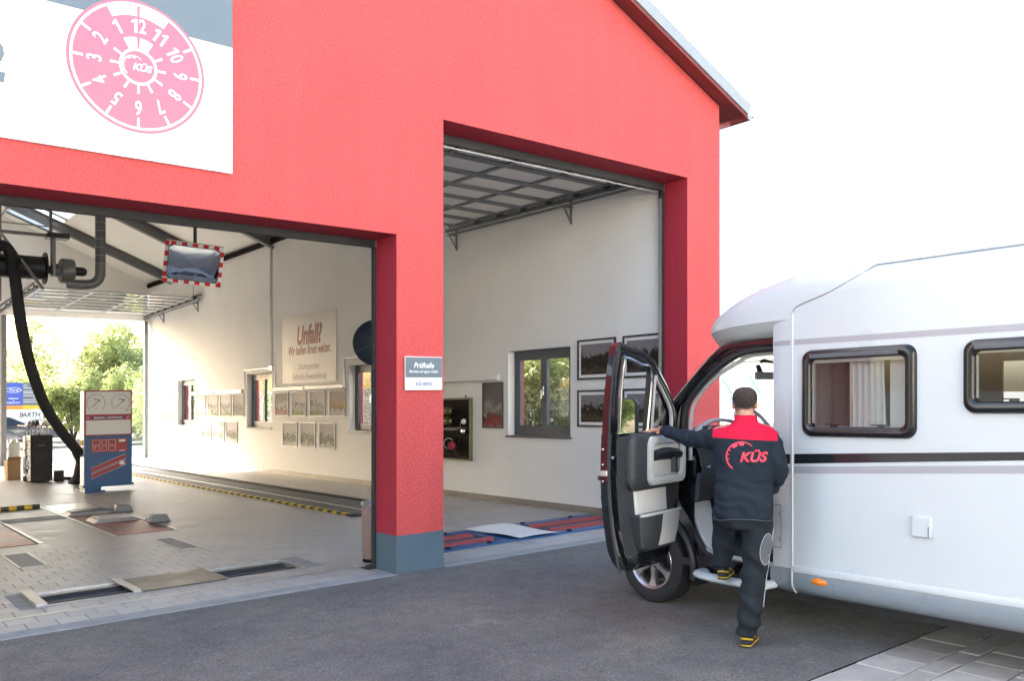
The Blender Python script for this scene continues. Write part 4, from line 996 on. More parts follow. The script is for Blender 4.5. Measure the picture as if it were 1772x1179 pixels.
for k in range(n_y):
    for sgn in (-1, 1):
        if (k + (sgn > 0)) % 2 == 1: per.append(((W2 - .045) if sgn > 0 else -W2, W2 if sgn > 0 else -W2 + .045, -H2 + 2 * H2 * k / n_y, -H2 + 2 * H2 * (k + 1) / n_y))
for a, b, c, d in per: MB().add([MP(a, c, .005), MP(b, c, .005), MP(b, d, .005), MP(a, d, .005)], [(0, 1, 2, 3)]).build('red_block', 'mirror_red', mr)
m = MB(); m.loft([[MP(p, q, d) for p, q in rrect(W2 - .05 + k, H2 - .05 + k, .05)] for k, d in ((.006, .004), (.006, .014), (-.006, .014))], cap=False); m.build('rim', 'black_rubber', mr)
m = MB(); rings = []
for k in range(7):
    q = 1 - k / 7; rings.append([MP(p * q, r_ * q, .008 + .040 * (1 - .5 * ((p * q / (W2 - .05)) ** 2 + (r_ * q / (H2 - .05)) ** 2))) for p, r_ in rrect(W2 - .05, H2 - .05, .05)])
rings.append([MP(0, 0, .048)] * len(rings[0])); m.loft(rings, cap=False); m.build('glass', 'dim_mirror', mr, smooth='all')
m = MB(); m.cyl(MP(0.0, H2 - .05, -.08), MP(0, H2, -.08) + Vector((0, 0, 3.2)), .022, n=12); m.bar(MP(0, H2 - .1, -.07), MP(0, -.1, -.07), .05, .03, up=nrm); m.build('rod', 'dark_metal', mr)

# exhaust hose reel under the roof
rl = thing('exhaust_hose_reel', (3.2, 18.0, 4.1), 'black exhaust extraction hose reel with fan hanging under the roof', 'hose reel')
m = MB(); m.cyl((1.9, 18, 4.33), (3.52, 18, 4.33), .215, n=36); m.build('drum', 'black_plastic', rl, smooth=40)
for u in (3.52, 1.9): MB().lathe([(.001, -.012), (.30, -.012), (.305, 0), (.30, .012), (.001, .012)], (u, 18, 4.33), (1, 0, 0), 36).build('flange', 'dark_metal', rl, smooth=40)
m = MB(); m.lathe([(.08, 0), (.12, .06), (.13, .14)], (3.6, 18, 4.31), (1, 0, 0), 24); m.lathe([(.001, .0), (.22, .0), (.235, .03), (.235, .2), (.22, .23), (.001, .23)], (3.78, 18, 4.31), (1, 0, 0), 28); m.build('fan_housing', 'steel_grey', rl, smooth=40)
m = MB(); m.lathe([(.07, 0), (.07, .22), (.05, .24), (.001, .24)], (4.0, 18, 4.32), (1, 0, 0), 16)
for k in range(8): q = R(45 * k); m.bar((4.04, 18 + .075 * math.cos(q), 4.32 + .075 * math.sin(q)), (4.2, 18 + .075 * math.cos(q), 4.32 + .075 * math.sin(q)), .012, .02, up=(0, math.cos(q), math.sin(q)))
m.build('motor', 'dark_metal', rl, smooth=35)
pp = [(3.9, 18.0, 4.08), (4.1, 18, 4.07), (4.25, 18, 4.08)] + [(4.25 + .24 * math.sin(R(a)), 18, 4.32 - .24 * math.cos(R(a))) for a in (20, 40, 60, 80)] + [(4.49, 18, 4.5), (4.49, 18, 6.5)]
m = MB(); m.tube(pp, .095, 18); pipe = m.build('outlet_pipe', 'steel_grey', rl, smooth=40)
for z in [4.5 + .16 * k for k in range(12)]: MB().lathe([(.0955, -.006), (.100, 0), (.0955, .006)], (4.49, 18, z), (0, 0, 1), 18).build('pipe_seam', 'galvanised', pipe, smooth=True)
# carrying frame and hangers
m = MB(); 
for u in (3.66, 1.6): m.bar((u, 17.9, 4.2), (u, 17.9, 4.95), .045, .045); 
m.bar((3.66, 18.1, 4.2), (3.66, 18.1, 4.95), .045, .045); m.bar((1.5, 18, 4.95), (3.85, 18, 4.95), .05, .06); m.bar((1.5, 18, 5.12), (3.75, 18, 5.12), .02, .02)
m.bar((3.62, 18, 4.95), (3.62, 18, 7.6), .05, .05); m.bar((3.1, 20.0, 3.9), (3.1, 20.0, 7.4), .05, .05); m.bar((1.7, 18, 6.3), (2.75, 18, 5.12), .02, .02); m.bar((2.75, 18, 5.12), (3.6, 18, 6.6), .02, .02); m.bar((1.9, 18.5, 6.05), (4.0, 18.5, 6.05), .05, .05)
m.bar((3.1, 20, 5.3), (3.1, 16, 3.7), .04, .04)
m.build('hanger_frame', 'steel_grey', rl)
MB().box(3.55, 17.85, 4.9, 3.92, 18.15, 5.0).build('clamp_block', 'dark_metal', rl, bevel=.01)
# the hose itself
hp = [(2.62, 17.72, 4.34), (2.66, 17.70, 4.56), (2.80, 17.70, 4.64), (2.92, 17.70, 4.48), (2.98, 17.71, 4.1), (3.05, 17.73, 3.5), (3.16, 17.78, 2.86), (3.32, 17.9, 2.3), (3.55, 18.1, 1.75), (3.85, 18.35, 1.3), (4.10, 18.6, 1.02), (4.28, 18.9, .84), (4.36, 19.25, .78), (4.5, 19.6, .6), (4.62, 20.3, .3), (4.75, 21.0, .14)]
def smooth_path(P, k=6):
    P = [Vector(p) for p in P]; out = []
    for i in range(len(P) - 1):
        a, b, c, d = P[max(i - 1, 0)], P[i], P[i + 1], P[min(i + 2, len(P) - 1)]
        for j in range(k):
            t = j / k; out.append(.5 * (2 * b + (c - a) * t + (2 * a - 5 * b + 4 * c - d) * t * t + (3 * b - a - 3 * c + d) * t ** 3))
    out.append(P[-1]); return out
hp = smooth_path(hp, 10)
m = MB(); m.tube(hp, [.095 + .004 * (i % 2) for i in range(len(hp))], 16)
tag(m.build('exhaust_hose', 'black_rubber', smooth='all'), 'thick black exhaust hose hanging in a curve from the reel to the floor', 'hose')
# ================================================================== motorhome
rv = thing('motorhome', (6.5, 2.2, 0), 'white motorhome with black cab, its driver door standing wide open', 'motorhome')
L_, Rr, BK, FR = 5.38, 7.62, -1.35, 3.42
WIN1 = (2.541, 3.33, 1.413, 2.005); WIN2 = (1.30, 2.253, 1.572, 2.007)
MB().panel('x', L_, BK, FR, .47, 2.40, [(WIN1[0] + .07, WIN1[1] - .07, WIN1[2] + .07, WIN1[3] - .09), (WIN2[0] + .07, WIN2[1] - .07, WIN2[2] + .06, WIN2[3] - .08)], .03).build('side_panel', 'rv_white', rv)
MB().panel('x', Rr - .03, BK, FR, .47, 2.40, [(2.4, 3.3, 1.45, 1.95), (.6, 1.6, 1.45, 1.95)], .03).build('far_side_panel', 'rv_white', rv)
edge = [(0, 2.40), (.004, 2.45), (.02, 2.50), (.055, 2.54), (.11, 2.56), (.25, 2.575), (.6, 2.60), (1.12, 2.61)]
def roof_ring(v, uo, zt, crown, k=1.0, zlip=None):
    half = 6.5 - uo; pts = []
    for du, z in edge:
        pts.append((min(6.5, uo + du * half / 1.12), v, zt + (z - 2.56) * k if z < 2.56 else zt + (z - 2.56) * crown))
    return pts + [(13.0 - p[0], v, p[2]) for p in pts[::-1][1:]]
m = MB(); m.loft([roof_ring(v, L_, 2.56, 1) for v in (BK, 0, 2, 3.0, FR)], False, False); m.build('roof', 'rv_white', rv, smooth=50)
box_part('rear_panel', 'rv_white', rv, L_ + .001, BK - .02, .40, Rr - .001, BK, 2.55)
box_part('floor_pan', 'black_plastic', rv, L_ + .06, BK, .36, Rr - .06, 4.6, .42)
sp = [(0, .472), (-.006, .44), (-.006, .39), (.006, .345), (.04, .31), (.10, .287), (.20, .28), (.3, .31)]
for v0, v1 in ((BK, .35), (1.35, FR)):
    m = MB(); m.loft([[(L_ + a, v, z) for a, z in sp] for v in (v0, v1)], False, False); m.build('side_skirt', 'rv_grey', rv, smooth=60)
    m = MB(); m.loft([[(Rr - a, v, z) for a, z in sp] for v in (v0, v1)], False, False); m.build('side_skirt', 'rv_grey', rv, smooth=60)
m = MB(); m.loft([[(L_ - a, v, z) for a, z in ((0, .452), (.010, .457), (.014, .475), (.010, .498), (0, .503))] for v in (BK, FR - .01)], True, True); m.build('sill_trim', 'rv_white', rv, smooth=50)
def side_poly(name, pts, mt, d=.0016):
    m = MB(); m.prism(pts, lambda p, q, t: (t, p, q), L_ - d, L_ - .0004); return m.build(name, mt, rv)
ex = lambda z0, z1: (lambda v: z0 + (z1 - z0) * (FR - v) / (FR - 1.927))
a, b, c, d = ex(1.216, 1.303), ex(1.285, 1.349), ex(1.147, 1.227), ex(1.196, 1.273)
V1, V2 = FR - .02, BK
side_poly('black_stripe', [(V1, a(V1)), (V1, b(V1)), (V2, b(V2)), (V2, a(V2))], 'rv_black_film')
side_poly('grey_stripe', [(V1, c(V1)), (V1, d(V1)), (V2, d(V2)), (V2, c(V2))], 'rv_stripe')
side_poly('upper_grey_stripe', [(V1, 2.052), (V1, 2.090), (V2, 2.075), (V2, 2.03)], 'rv_stripe')
m = MB(); m.tube(smooth_path([(L_ + .05, FR - .005, .30), (L_ + .006, FR - .005, .345), (L_ - .005, FR - .005, .39), (L_ - .005, FR - .005, .47), (L_ - .001, FR - .005, .55), (L_ - .001, FR - .005, 1.4), (L_ - .001, FR - .005, 2.2), (L_ - .001, FR - .008, 2.27)], 3), .008, 8); m.build('corner_trim', 'rv_white', rv, smooth=True)
m = MB(); P = smooth_path([(L_ - .001, FR - .006, 2.26), (L_ - .001, FR - .02, 2.305), (L_ - .001, FR - .08, 2.335), (L_ - .001, 3.15, 2.39), (L_ + .012, 2.95, 2.475), (L_ + .05, 2.83, 2.545)], 5); m.tube(P, .0032, 6); m.build('panel_seam', 'steel_grey', rv)
m = MB(); m.tube([(L_ + .058, 2.83, 2.548), (L_ + .058, 1, 2.548), (L_ + .058, BK, 2.548)], .006, 6); m.build('roof_edge_trim', 'rv_grey', rv, smooth=True)
MB().box(5.75, 2.2, 2.58, 6.0, 2.5, 2.63).build('roof_vent', 'rv_white', rv, bevel=.01)

def rv_window(w, label=None):
    v0, v1, z0, z1 = w; cv, cz = (v0 + v1) / 2, (z0 + z1) / 2; hw, hh = (v1 - v0) / 2, (z1 - z0) / 2
    m = MB(); rings = []
    for ins, dep in ((-.004, .0), (0, .016), (.008, .030), (.030, .036), (.055, .030), (.066, .016), (.068, -.02)):
        rings.append([(L_ - dep, cv - p, cz + q) for p, q in rrect(hw - ins, hh - ins, max(.02, .07 - ins * .5))])
    m.loft(rings, False); f = m.build('window', 'window_black', rv, smooth=50)
    m = MB(); ring = rrect(hw - .06, hh - .06, .04); m.add([(L_ - .012, cv, cz)] + [(L_ - .012, cv - p, cz + q) for p, q in ring], [(0, i + 1, (i + 1) % len(ring) + 1) for i in range(len(ring))]); m.build('pane', 'pane_tint', f)
    m = MB(); m.box(L_ - .048, v0 + .10, z1 - .060, L_ - .03, v1 - .07, z1 - .028); m.build('hinge_rail', 'anthracite', f, bevel=.006)
    for q in (.28, .70):
        vq = v1 - (v1 - v0) * q; MB().box(L_ + .0, vq - .03, z0 + .06, L_ + .02, vq + .02, z0 + .085).box(L_ + .0, vq - .0, z0 + .078, L_ + .015, vq + .06, z0 + .086).build('latch', 'black_plastic', f)
    return f
w1 = rv_window(WIN1); w2 = rv_window(WIN2)
# blinds and inner lining
mat('curtain_white', (.88, .88, .86), .9, var=.03, trans=.35)
m = MB(); n = 26
for k in range(n):
    z0 = 1.47 + .46 * k / n; m.box(L_ + .06, 2.62, z0, L_ + .066 + (.012 if k % 2 else 0), 2.74, z0 + .46 / n)
m.build('pleated_blind', 'blind', w1)
m = MB(); N = 40
m.loft([[(L_ + .045 + .014 * math.sin(i * .9 + z * 2) + .01 * (1.95 - z), 2.76 + .24 * i / N + .02 * (z - 1.4), z) for i in range(N + 1)] for z in (1.42, 1.6, 1.8, 1.96)], False, False); m.build('curtain', 'curtain_white', w1, smooth='all')
MB().box(L_ + .05, 3.0, 1.45, L_ + .06, 3.012, 1.95).build('blind_rail', 'galvanised', w1)
mat('cab_curtain', (.50, .53, .55), .9, var=.06, vs=6)
m = MB(); m.loft([[(5.46 + 2.06 * i / 60, 3.385 + .018 * math.sin(i * 1.1), z) for i in range(61)] for z in (.5, 1.4, 2.25)], False, False); m.build('cab_curtain', 'cab_curtain', rv, smooth='all')
box_part('inner_wall', 'rv_interior', rv, L_ + 1.2, 2.5, .45, L_ + 1.23, FR, 2.3)
box_part('cupboard', 'wood_light', rv, L_ + 1.6, BK + .1, .45, Rr - .05, .6, 2.3)
m = MB(); m.box(L_ + .25, 1.0, .45, L_ + .9, 1.6, 1.62); m.build('seat_back', 'fabric_light', rv, bevel=.08, seg=3)
m = MB(); m.box(L_ + .25, 2.25, .45, L_ + .9, 2.5, 1.55); m.build('seat_back', 'fabric_light', rv, bevel=.06, seg=3)
# small parts on the side
m = MB(); m.loft([[(L_ - dd, 2.502 - p, .865 + q) for p, q in rrect(.061 - i_, .065 - i_, .012)] for i_, dd in ((0, 0), (0, .018), (.006, .026))]); fl_ = m.build('service_flap', 'rv_white', rv, smooth=40)
MB().box(L_ - .028, 2.452, .80, L_ - .024, 2.46, .87).build('flap_grip', 'rv_grey', fl_)
m = MB(); rings = []
for k in range(6):
    q = math.cos(R(18 * k)); rings.append([(L_ - .002 - .022 * math.sin(R(18 * k)), 3.207 - .062 * q * math.cos(R(15 * i)), .413 + .026 * q * math.sin(R(15 * i))) for i in range(24)])
m.loft(rings); m.build('marker_lamp', 'orange', rv, smooth='all')

# fairing between body and cab
def fair(v): t = max(0, min(1, (v - FR) / .17)); return L_ + .03 * t * t
m = MB(); m.loft([[(fair(v), v, z) for v in [FR + .17 * i / 8 for i in range(9)]] for z in (.475, 1.0, 1.6, 2.24)], False, False); m.loft([[(fair(FR + .17), FR + .17, z), (fair(FR + .17) + .05, FR + .172, z)] for z in (.475, 2.24)], False, False); m.build('corner_fairing', 'rv_white', rv, smooth=60)
m = MB(); m.loft([[(fair(v) + a, v, z) for a, z in sp] for v in (FR, FR + .06, FR + .12, FR + .16, FR + .19)], False, False); m.build('fairing_skirt', 'rv_grey', rv, smooth=60)
def fdec(name, z0, z1, mt):
    m = MB(); m.loft([[(fair(v) - .0015, v, z) for z in (z0, z1)] for v in [FR + .012 + .15 * i / 6 for i in range(7)]], False, False); m.build(name, mt, rv)
fdec('black_stripe', 1.213, 1.283, 'rv_black_film'); fdec('grey_stripe', 1.145, 1.193, 'rv_stripe'); fdec('upper_grey_stripe', 2.054, 2.088, 'rv_stripe')
m = MB()
for a, b, c, d in ((3.510, 3.589, .912, .916), (3.510, 3.589, .609, .613), (3.510, 3.514, .609, .916)): m.add([(fair(a) - .002, a, c), (fair(b) - .002, b, c), (fair(b) - .002, b, d), (fair(a) - .002, a, d)], [(0, 1, 2, 3)])
m.build('fuel_flap_outline', 'dark_metal', rv)
m = MB(); m.box(fair(3.52) - .006, 3.511, .66, fair(3.52), 3.524, .70); m.box(fair(3.52) - .006, 3.511, .83, fair(3.52), 3.524, .87); m.build('flap_hinge', 'rv_grey', rv)

# overcab nose
NS = [(FR, 5.38, 2.56, 1.0, 2.235), (3.56, 5.38, 2.535, 1.0, 2.235), (3.68, 5.381, 2.505, 1.0, 2.232), (3.80, 5.385, 2.47, 1.0, 2.228), (3.92, 5.395, 2.425, .95, 2.222), (4.02, 5.42, 2.385, .9, 2.216), (4.12, 5.465, 2.345, .85, 2.21), (4.22, 5.54, 2.31, .8, 2.20), (4.32, 5.65, 2.28, .75, 2.195), (4.41, 5.83, 2.255, .7, 2.19), (4.48, 6.10, 2.24, .6, 2.19), (4.515, 6.42, 2.23, .5, 2.19)]
rings = []
for v, uo, zt, cr, zl in NS:
    pts = []; half = 6.5 - uo; kz = min(1, (zt - zl) / .325); z_s = zt - .16 * kz
    for t_ in (0, .33, .66): pts.append((uo - .006 * math.sin(math.pi * t_) * (1 - kz), v, zl + (z_s - zl) * t_))
    for du, z in edge: pts.append((min(6.5, uo + du * half / 1.12), v, zt + (z - 2.56) * kz if z < 2.56 else zt + (z - 2.56) * cr))
    rings.append(pts + [(13.0 - p[0], p[1], p[2]) for p in pts[::-1][1:]])
last = rings[-1]; rings.append([(6.5 + (p[0] - 6.5) * .5, p[1] + .012, .5 * p[2] + .5 * 2.215) for p in last]); rings.append([(6.5, 4.53, 2.212)] * len(last))
m = MB(); m.loft(rings, False, False)
# recessed underside
und = []
for v, uo, zt, cr, zl in NS: und.append([(uo, v, zl), (uo + .045, v - .01, zl - .055), (min(uo + .10, 6.45), v - .03, zl - .115), (6.5, v - .04, zl - .125), (13 - min(uo + .10, 6.45), v - .03, zl - .115), (13 - uo - .045, v - .01, zl - .055), (13 - uo, v, zl)])
und.append([(6.5, 4.53, 2.19)] * 7)
m.loft(und, False, False); m.build('overcab_nose', 'rv_white', rv, smooth=55)
m = MB(); m.box(6.0, 3.7, 2.545, 6.9, 4.1, 2.57); m.build('roof_window', 'rv_grey', rv, bevel=.01)
m = MB(); m.add([(5.60, 3.86, 2.505), (5.72, 3.70, 2.553), (6.0, 3.7, 2.565), (6.0, 3.9, 2.515)], [(0, 1, 2, 3)]); m.build('nose_decor', 'rv_stripe', rv)

# ---- cab shell: everything in one gloss black
cb = MB()
AX, AZ, AR = 4.77, .335, .44
def us(v, z):   # side surface of the cab: rounds in towards the nose
    t = max(0, (v - 4.80) / .70); return 5.43 + .60 * t ** 2.0 + .05 * max(0, (z - 1.0)) ** 1.5 + .03 * max(0, .6 - z)
arc = [(AX + AR * math.cos(R(a)), AZ + AR * math.sin(R(a))) for a in range(180, -1, -10)]
# fender strips above the arch and in front of it, built as a fan between arch and belt line
def top(v): return 1.20 - .02 * max(0, v - 4.5) - .22 * max(0, (v - 4.8) / .9) ** 2
fr_ = []
for (v, z) in arc:
    vt = 4.30 + (v - (AX - AR)) / (2 * AR) * 1.16
    fr_.append([(us(v + (vt - v) * s, z + (top(vt) - z) * s), v + (vt - v) * s, z + (top(vt) - z) * s) for s in (0, .06, .2, .4, .6, .8, 1)])
for sgn in (0, 1):
    q = [[(p if not sgn else (13.0 - p[0], p[1], p[2])) for p in r] for r in fr_]
    cb.loft(q, False, False)
    q = [[(5.0, 0, 0)] * 0]
# front apron / bumper and hood
hood = []
for i in range(13):
    t = i / 12; v = 4.5 + 0.98 * t
    row = []
    for j in range(17):
        s_ = j / 16; u0_ = us(v, 1.0); u = u0_ + (13 - 2 * u0_) * s_; bow = .16 * (1 - (2 * s_ - 1) ** 2) * t
        row.append((u, min(v + bow * .6, 5.60), top(v) + .05 * (1 - (2 * s_ - 1) ** 4) * (1 - t * .5) + .05 * (1 - t)))
    hood.append(row)
cb.loft(hood, False, False)
fpl = []
for z in (1.0 - .08, .85, .7, .55, .42, .30, .24):
    row = []
    for j in range(17):
        s_ = j / 16; u0_ = us(5.46, .9) - .03; u = u0_ + (13 - 2 * u0_) * s_; row.append((u, 5.44 + .16 * (1 - (2 * s_ - 1) ** 2) + .04 * math.sin((z - .24) * 4), z))
    fpl.append(row)
cb.loft([hood[-1]] + fpl, False, False)
for sgn in (0, 1):
    cor = []
    for z in (.92, .7, .5, .3, .24):
        row = [(us(5.16 + .30 * i / 6, z), 5.16 + .30 * i / 6, z) for i in range(7)]; cor.append([(p if not sgn else (13 - p[0], p[1], p[2])) for p in row])
    cb.loft(cor, False, False)
cab = cb.build('cab_body', 'cab_black', rv, smooth=45)
for sgn in (0, 1):
    m = MB(); P = [(us(v, z) - .012, v, z) for v, z in [(AX + (AR + .005) * math.cos(R(a)), AZ + (AR + .005) * math.sin(R(a))) for a in range(190, -5, -8)]]
    m.tube([(p if not sgn else (13 - p[0], p[1], p[2])) for p in P], .026, 8); m.build('wheel_arch_trim', 'black_plastic', rv, smooth=True)
    m = MB(); ua, ub = (5.45, 5.80) if not sgn else (7.2, 7.55)
    m.loft([[(u, AX + (AR - .01) * math.cos(R(a)), AZ + (AR - .01) * math.sin(R(a))) for a in range(200, -25, -15)] for u in (ua, ub)], False, False); m.loft([[(ub if not sgn else ua, AX + (AR - .01) * k * math.cos(R(a)), AZ + (AR - .01) * k * math.sin(R(a))) for a in range(200, -25, -15)] for k in (1, .1)], False, False); m.build('wheel_well', 'black_plastic', rv)
    # sill panel below the door
    m = MB(); s2 = [[(us(v, z), v, z) for z in (.30, .36, .42, .455)] for v in (4.33, 4.2, 4.0, 3.8, 3.58)]
    m.loft([[(p if not sgn else (13 - p[0], p[1], p[2])) for p in r] for r in s2], False, False); m.build('door_sill', 'cab_black', rv, smooth=True)
    # headlamp
    m = MB(); h_ = [[(us(5.14 + .28 * i / 4, .95) - .012 - .01 * math.sin(math.pi * i / 4), 5.14 + .28 * i / 4, .74 + .2 * j / 2 + .04 * i / 4) for j in range(3)] for i in range(5)]
    m.loft([[(p if not sgn else (13 - p[0], p[1], p[2])) for p in r] for r in h_], False, False); m.build('headlight', 'chrome', rv, smooth=True)
m = MB(); m.box(6.1, 5.52, .55, 6.9, 5.62, .78); m.build('grille', 'black_plastic', rv, bevel=.02)
m = MB(); m.loft([[(5.85 + 1.3 * j / 12, 5.49 + .15 * (1 - (2 * j / 12 - 1) ** 2), z) for j in range(13)] for z in (.26, .52)], False, False); m.build('bumper', 'black_plastic', rv, smooth=True)
# windscreen, pillars, cab roof
WB, WT = (4.97, 1.24), (4.10, 2.06)
m = MB(); rows_ = []
for i in range(9):
    t = i / 8; row = []
    for j in range(15):
        s_ = j / 14; u0_ = 5.50 + .08 * t; u = u0_ + (13 - 2 * u0_) * s_; row.append((u, WB[0] + (WT[0] - WB[0]) * t + .20 * (1 - (2 * s_ - 1) ** 2) * (1 - .3 * t), WB[1] + (WT[1] - WB[1]) * t + .02 * math.sin(math.pi * t)))
    rows_.append(row)
m.loft(rows_, False, False); ws_ = m.build('windscreen', 'pane', rv, smooth='all')
m = MB(); m.loft([[(5.47, 4.99, 1.12), (6.5, 5.2, 1.14), (7.53, 4.99, 1.12)], [(5.47, 4.98, 1.26), (6.5, 5.19, 1.27), (7.53, 4.98, 1.26)]], False, False); m.build('cowl', 'black_plastic', rv)
for sgn in (0, 1):
    X = (lambda u: u) if not sgn else (lambda u: 13 - u)
    P = smooth_path([(X(5.47), 5.02, 1.18), (X(5.475), 4.72, 1.46), (X(5.48), 4.42, 1.75), (X(5.50), 4.12, 2.03), (X(5.51), 3.95, 2.085), (X(5.52), 3.58, 2.10)], 4)
    m = MB(); m.tube(P, .058, 10, flat=(1, .75)); m.build('windscreen_pillar', 'cab_black', rv, smooth=True)
m = MB(); m.box(5.54, 3.45, 2.085, 7.46, 4.10, 2.10); m.build('cab_roof_lining', 'fabric_light', rv)
# door opening: weather seal loop and inner frame
loop = [(3.60, 2.045), (3.85, 2.035), (4.06, 1.965), (4.26, 1.82), (4.42, 1.655), (4.462, 1.50), (4.465, 1.2), (4.455, .92), (4.40, .70), (4.31, .54), (4.21, .455), (4.05, .425), (3.62, .42)]
lp = smooth_path([(5.475, v, z) for v, z in loop], 4)
m = MB(); m.tube(lp, .020, 8); m.build('door_seal', 'black_rubber', rv, smooth=True)
lp2 = smooth_path([(5.50, v + .035 * (1 if v > 4.1 else 0), z + (.035 if z > 1.9 else -.03 if z < .5 else .02 if z > 1.6 else -.01)) for v, z in loop], 4)
m = MB(); m.tube(lp2, .055, 8, flat=(.7, 1)); m.build('door_frame', 'cab_black', rv, smooth=True)
m = MB(); lp3 = [(5.53, v - .03 * (1 if v > 4.0 else 0), z - (.03 if z > 1.9 else -.03 if z < .5 else 0)) for v, z in loop]; m.tube(smooth_path(lp3[6:], 4), .018, 8); m.tube(smooth_path(lp3[:7], 4), .016, 8); m.build('inner_trim', 'trim_light', rv, smooth=True)
m = MB(); m.loft([[(5.50, v, z), (5.62, v - .02, z + .02), (5.75, v - .02, z + .02)] for v, z in loop[6:]], False, False); m.build('kick_panel', 'trim_light', rv, smooth=50)
# cab floor, bulkhead, dash
m = MB(); m.box(5.56, 3.3, .42, 7.44, 4.45, .52); m.box(5.6, 4.44, .44, 7.40, 4.52, 1.25); m.build('footwell', 'black_plastic', rv)
m = MB(); dash = []
for j in range(13):
    s_ = j / 12; u = 5.54 + 1.92 * s_; hump = .06 * math.exp(-((u - 5.98) / .28) ** 2)
    dash.append([(u, 4.50, .80), (u, 4.36, .88), (u, 4.33, 1.15), (u, 4.38, 1.28 + hump * .4), (u, 4.45, 1.37 + hump), (u, 4.62, 1.40 + hump), (u, 4.92, 1.29)])
m.loft(dash, False, False); ds = m.build('dashboard', 'trim_grey', rv, smooth=50)
m = MB(); m.tube(smooth_path([(5.60, 4.44, 1.40), (5.72, 4.48, 1.455), (5.95, 4.52, 1.50), (6.15, 4.50, 1.49), (6.32, 4.47, 1.43)], 4), .020, 8, flat=(1.4, .8)); m.build('instrument_hood', 'trim_light', ds, smooth=True)
m = MB(); m.loft([[(5.70 + .5 * j / 8, 4.41, 1.33), (5.70 + .5 * j / 8, 4.45, 1.46)] for j in range(9)], False, False); ic = m.build('instrument_cluster', 'black_plastic', ds)
for u in (5.80, 5.95, 6.10): MB().lathe([(.001, .0), (.045, .0), (.05, .012), (.055, .0)], (u, 4.428, 1.40), (0, -1, .3), 20).build('gauge', 'galvanised', ic, smooth=True)
m = MB(); m.loft([[(5.56, 4.345, 1.12), (5.66, 4.335, 1.12), (5.66, 4.36, 1.215), (5.56, 4.37, 1.215)], [(5.575, 4.335, 1.135), (5.645, 4.325, 1.135), (5.645, 4.35, 1.2), (5.575, 4.36, 1.2)]]); m.build('air_vent', 'trim_light', ds)
m = MB(); m.box(6.25, 4.28, .62, 6.72, 4.40, 1.22); m.build('centre_console', 'trim_grey', ds, bevel=.03)
m = MB(); m.box(6.05, 4.19, .92, 6.2, 4.20, 1.0); m.box(6.04, 4.185, .82, 6.18, 4.196, .90); m.build('label_card', 'white_print', ds)
# steering wheel: tilted like a van's
sc_ = Vector((5.97, 4.14, 1.455)); sax = Vector((.0, -.80, .60)).normalized(); sx_ = Vector((1, 0, 0)); sy_ = sax.cross(sx_).normalized()
m = MB(); m.tube([sc_ + sx_ * (.19 * math.cos(R(12 * i))) + sy_ * (.19 * math.sin(R(12 * i))) for i in range(30)], .017, 10, closed=True)
for a in (0, 180, 250, 290): m.bar(sc_ + (sx_ * math.cos(R(a)) + sy_ * math.sin(R(a))) * .05 - sax * .02, sc_ + (sx_ * math.cos(R(a)) + sy_ * math.sin(R(a))) * .185, .035, .018, up=sax)
m.lathe([(.001, .02), (.06, .015), (.07, -.02), (.05, -.05)], sc_, sax, 18); m.build('steering_wheel', 'trim_light', rv, smooth=45)
m = MB(); m.cyl(sc_ - sax * .04, sc_ - sax * .42, .05, .06, n=14); m.build('steering_column', 'trim_grey', rv, smooth=True)
# seats
for u0_ in (5.66, 6.62):
    m = MB(); m.box(u0_, 3.28, .62, u0_ + .52, 3.82, .82); st_ = m.build('seat', 'seat_fabric', rv, bevel=.06, seg=3)
    m = MB(); m.loft([[(u0_ + .02, 3.20, .8), (u0_ + .5, 3.20, .8), (u0_ + .5, 3.34, .8), (u0_ + .02, 3.34, .8)], [(u0_ + .04, 3.02, 1.45), (u0_ + .48, 3.02, 1.45), (u0_ + .48, 3.14, 1.45), (u0_ + .04, 3.14, 1.45)]]); m.build('backrest', 'seat_fabric', st_, bevel=.05, seg=3)
    box_part('seat_box', 'black_plastic', st_, u0_ + .05, 3.32, .52, u0_ + .47, 3.78, .62)
# inside mirror and visor
m = MB(); m.loft([[(6.42 + p, 4.36, 1.875 + q) for p, q in rrect(.13, .034, .012)], [(6.42 + p, 4.335, 1.875 + q) for p, q in rrect(.13, .034, .012)]]); im = m.build('inside_mirror', 'trim_light', rv)
m = MB(); m.loft([[(6.36, 4.37, 1.905), (6.44, 4.37, 1.905), (6.43, 4.40, 1.97), (6.40, 4.40, 1.97)], [(6.37, 4.39, 1.905), (6.44, 4.39, 1.905), (6.43, 4.42, 1.97), (6.40, 4.42, 1.97)]]); m.build('mirror_stalk', 'black_plastic', im)
m = MB(); m.tube([(6.33, 4.32, 1.995), (6.38, 4.32, 2.005), (6.45, 4.32, 1.995), (6.54, 4.32, 1.985)], [.015, .018, .012, .005], 8); m.build('visor_clip', 'black_plastic', im, smooth=True)
# passenger door (closed)
m = MB(); m.loft([[(7.57 - .04 * max(0, z - 1) ** 2, v, z) for z in (.45, .7, 1.0, 1.3)] for v in (4.46, 4.1, 3.58)], False, False); pd = m.build('passenger_door', 'cab_black', rv, smooth=True)
m = MB(); m.add([(7.555, 4.72, 1.3), (7.555, 3.6, 1.3), (7.51, 3.6, 2.06), (7.51, 4.12, 2.02)], [(0, 1, 2, 3)]); m.build('pane', 'pane_door', pd)
m = MB(); m.box(7.60, 4.45, 1.25, 7.82, 4.58, 1.62); m.build('mirror_housing', 'black_plastic', pd, bevel=.04, seg=3)
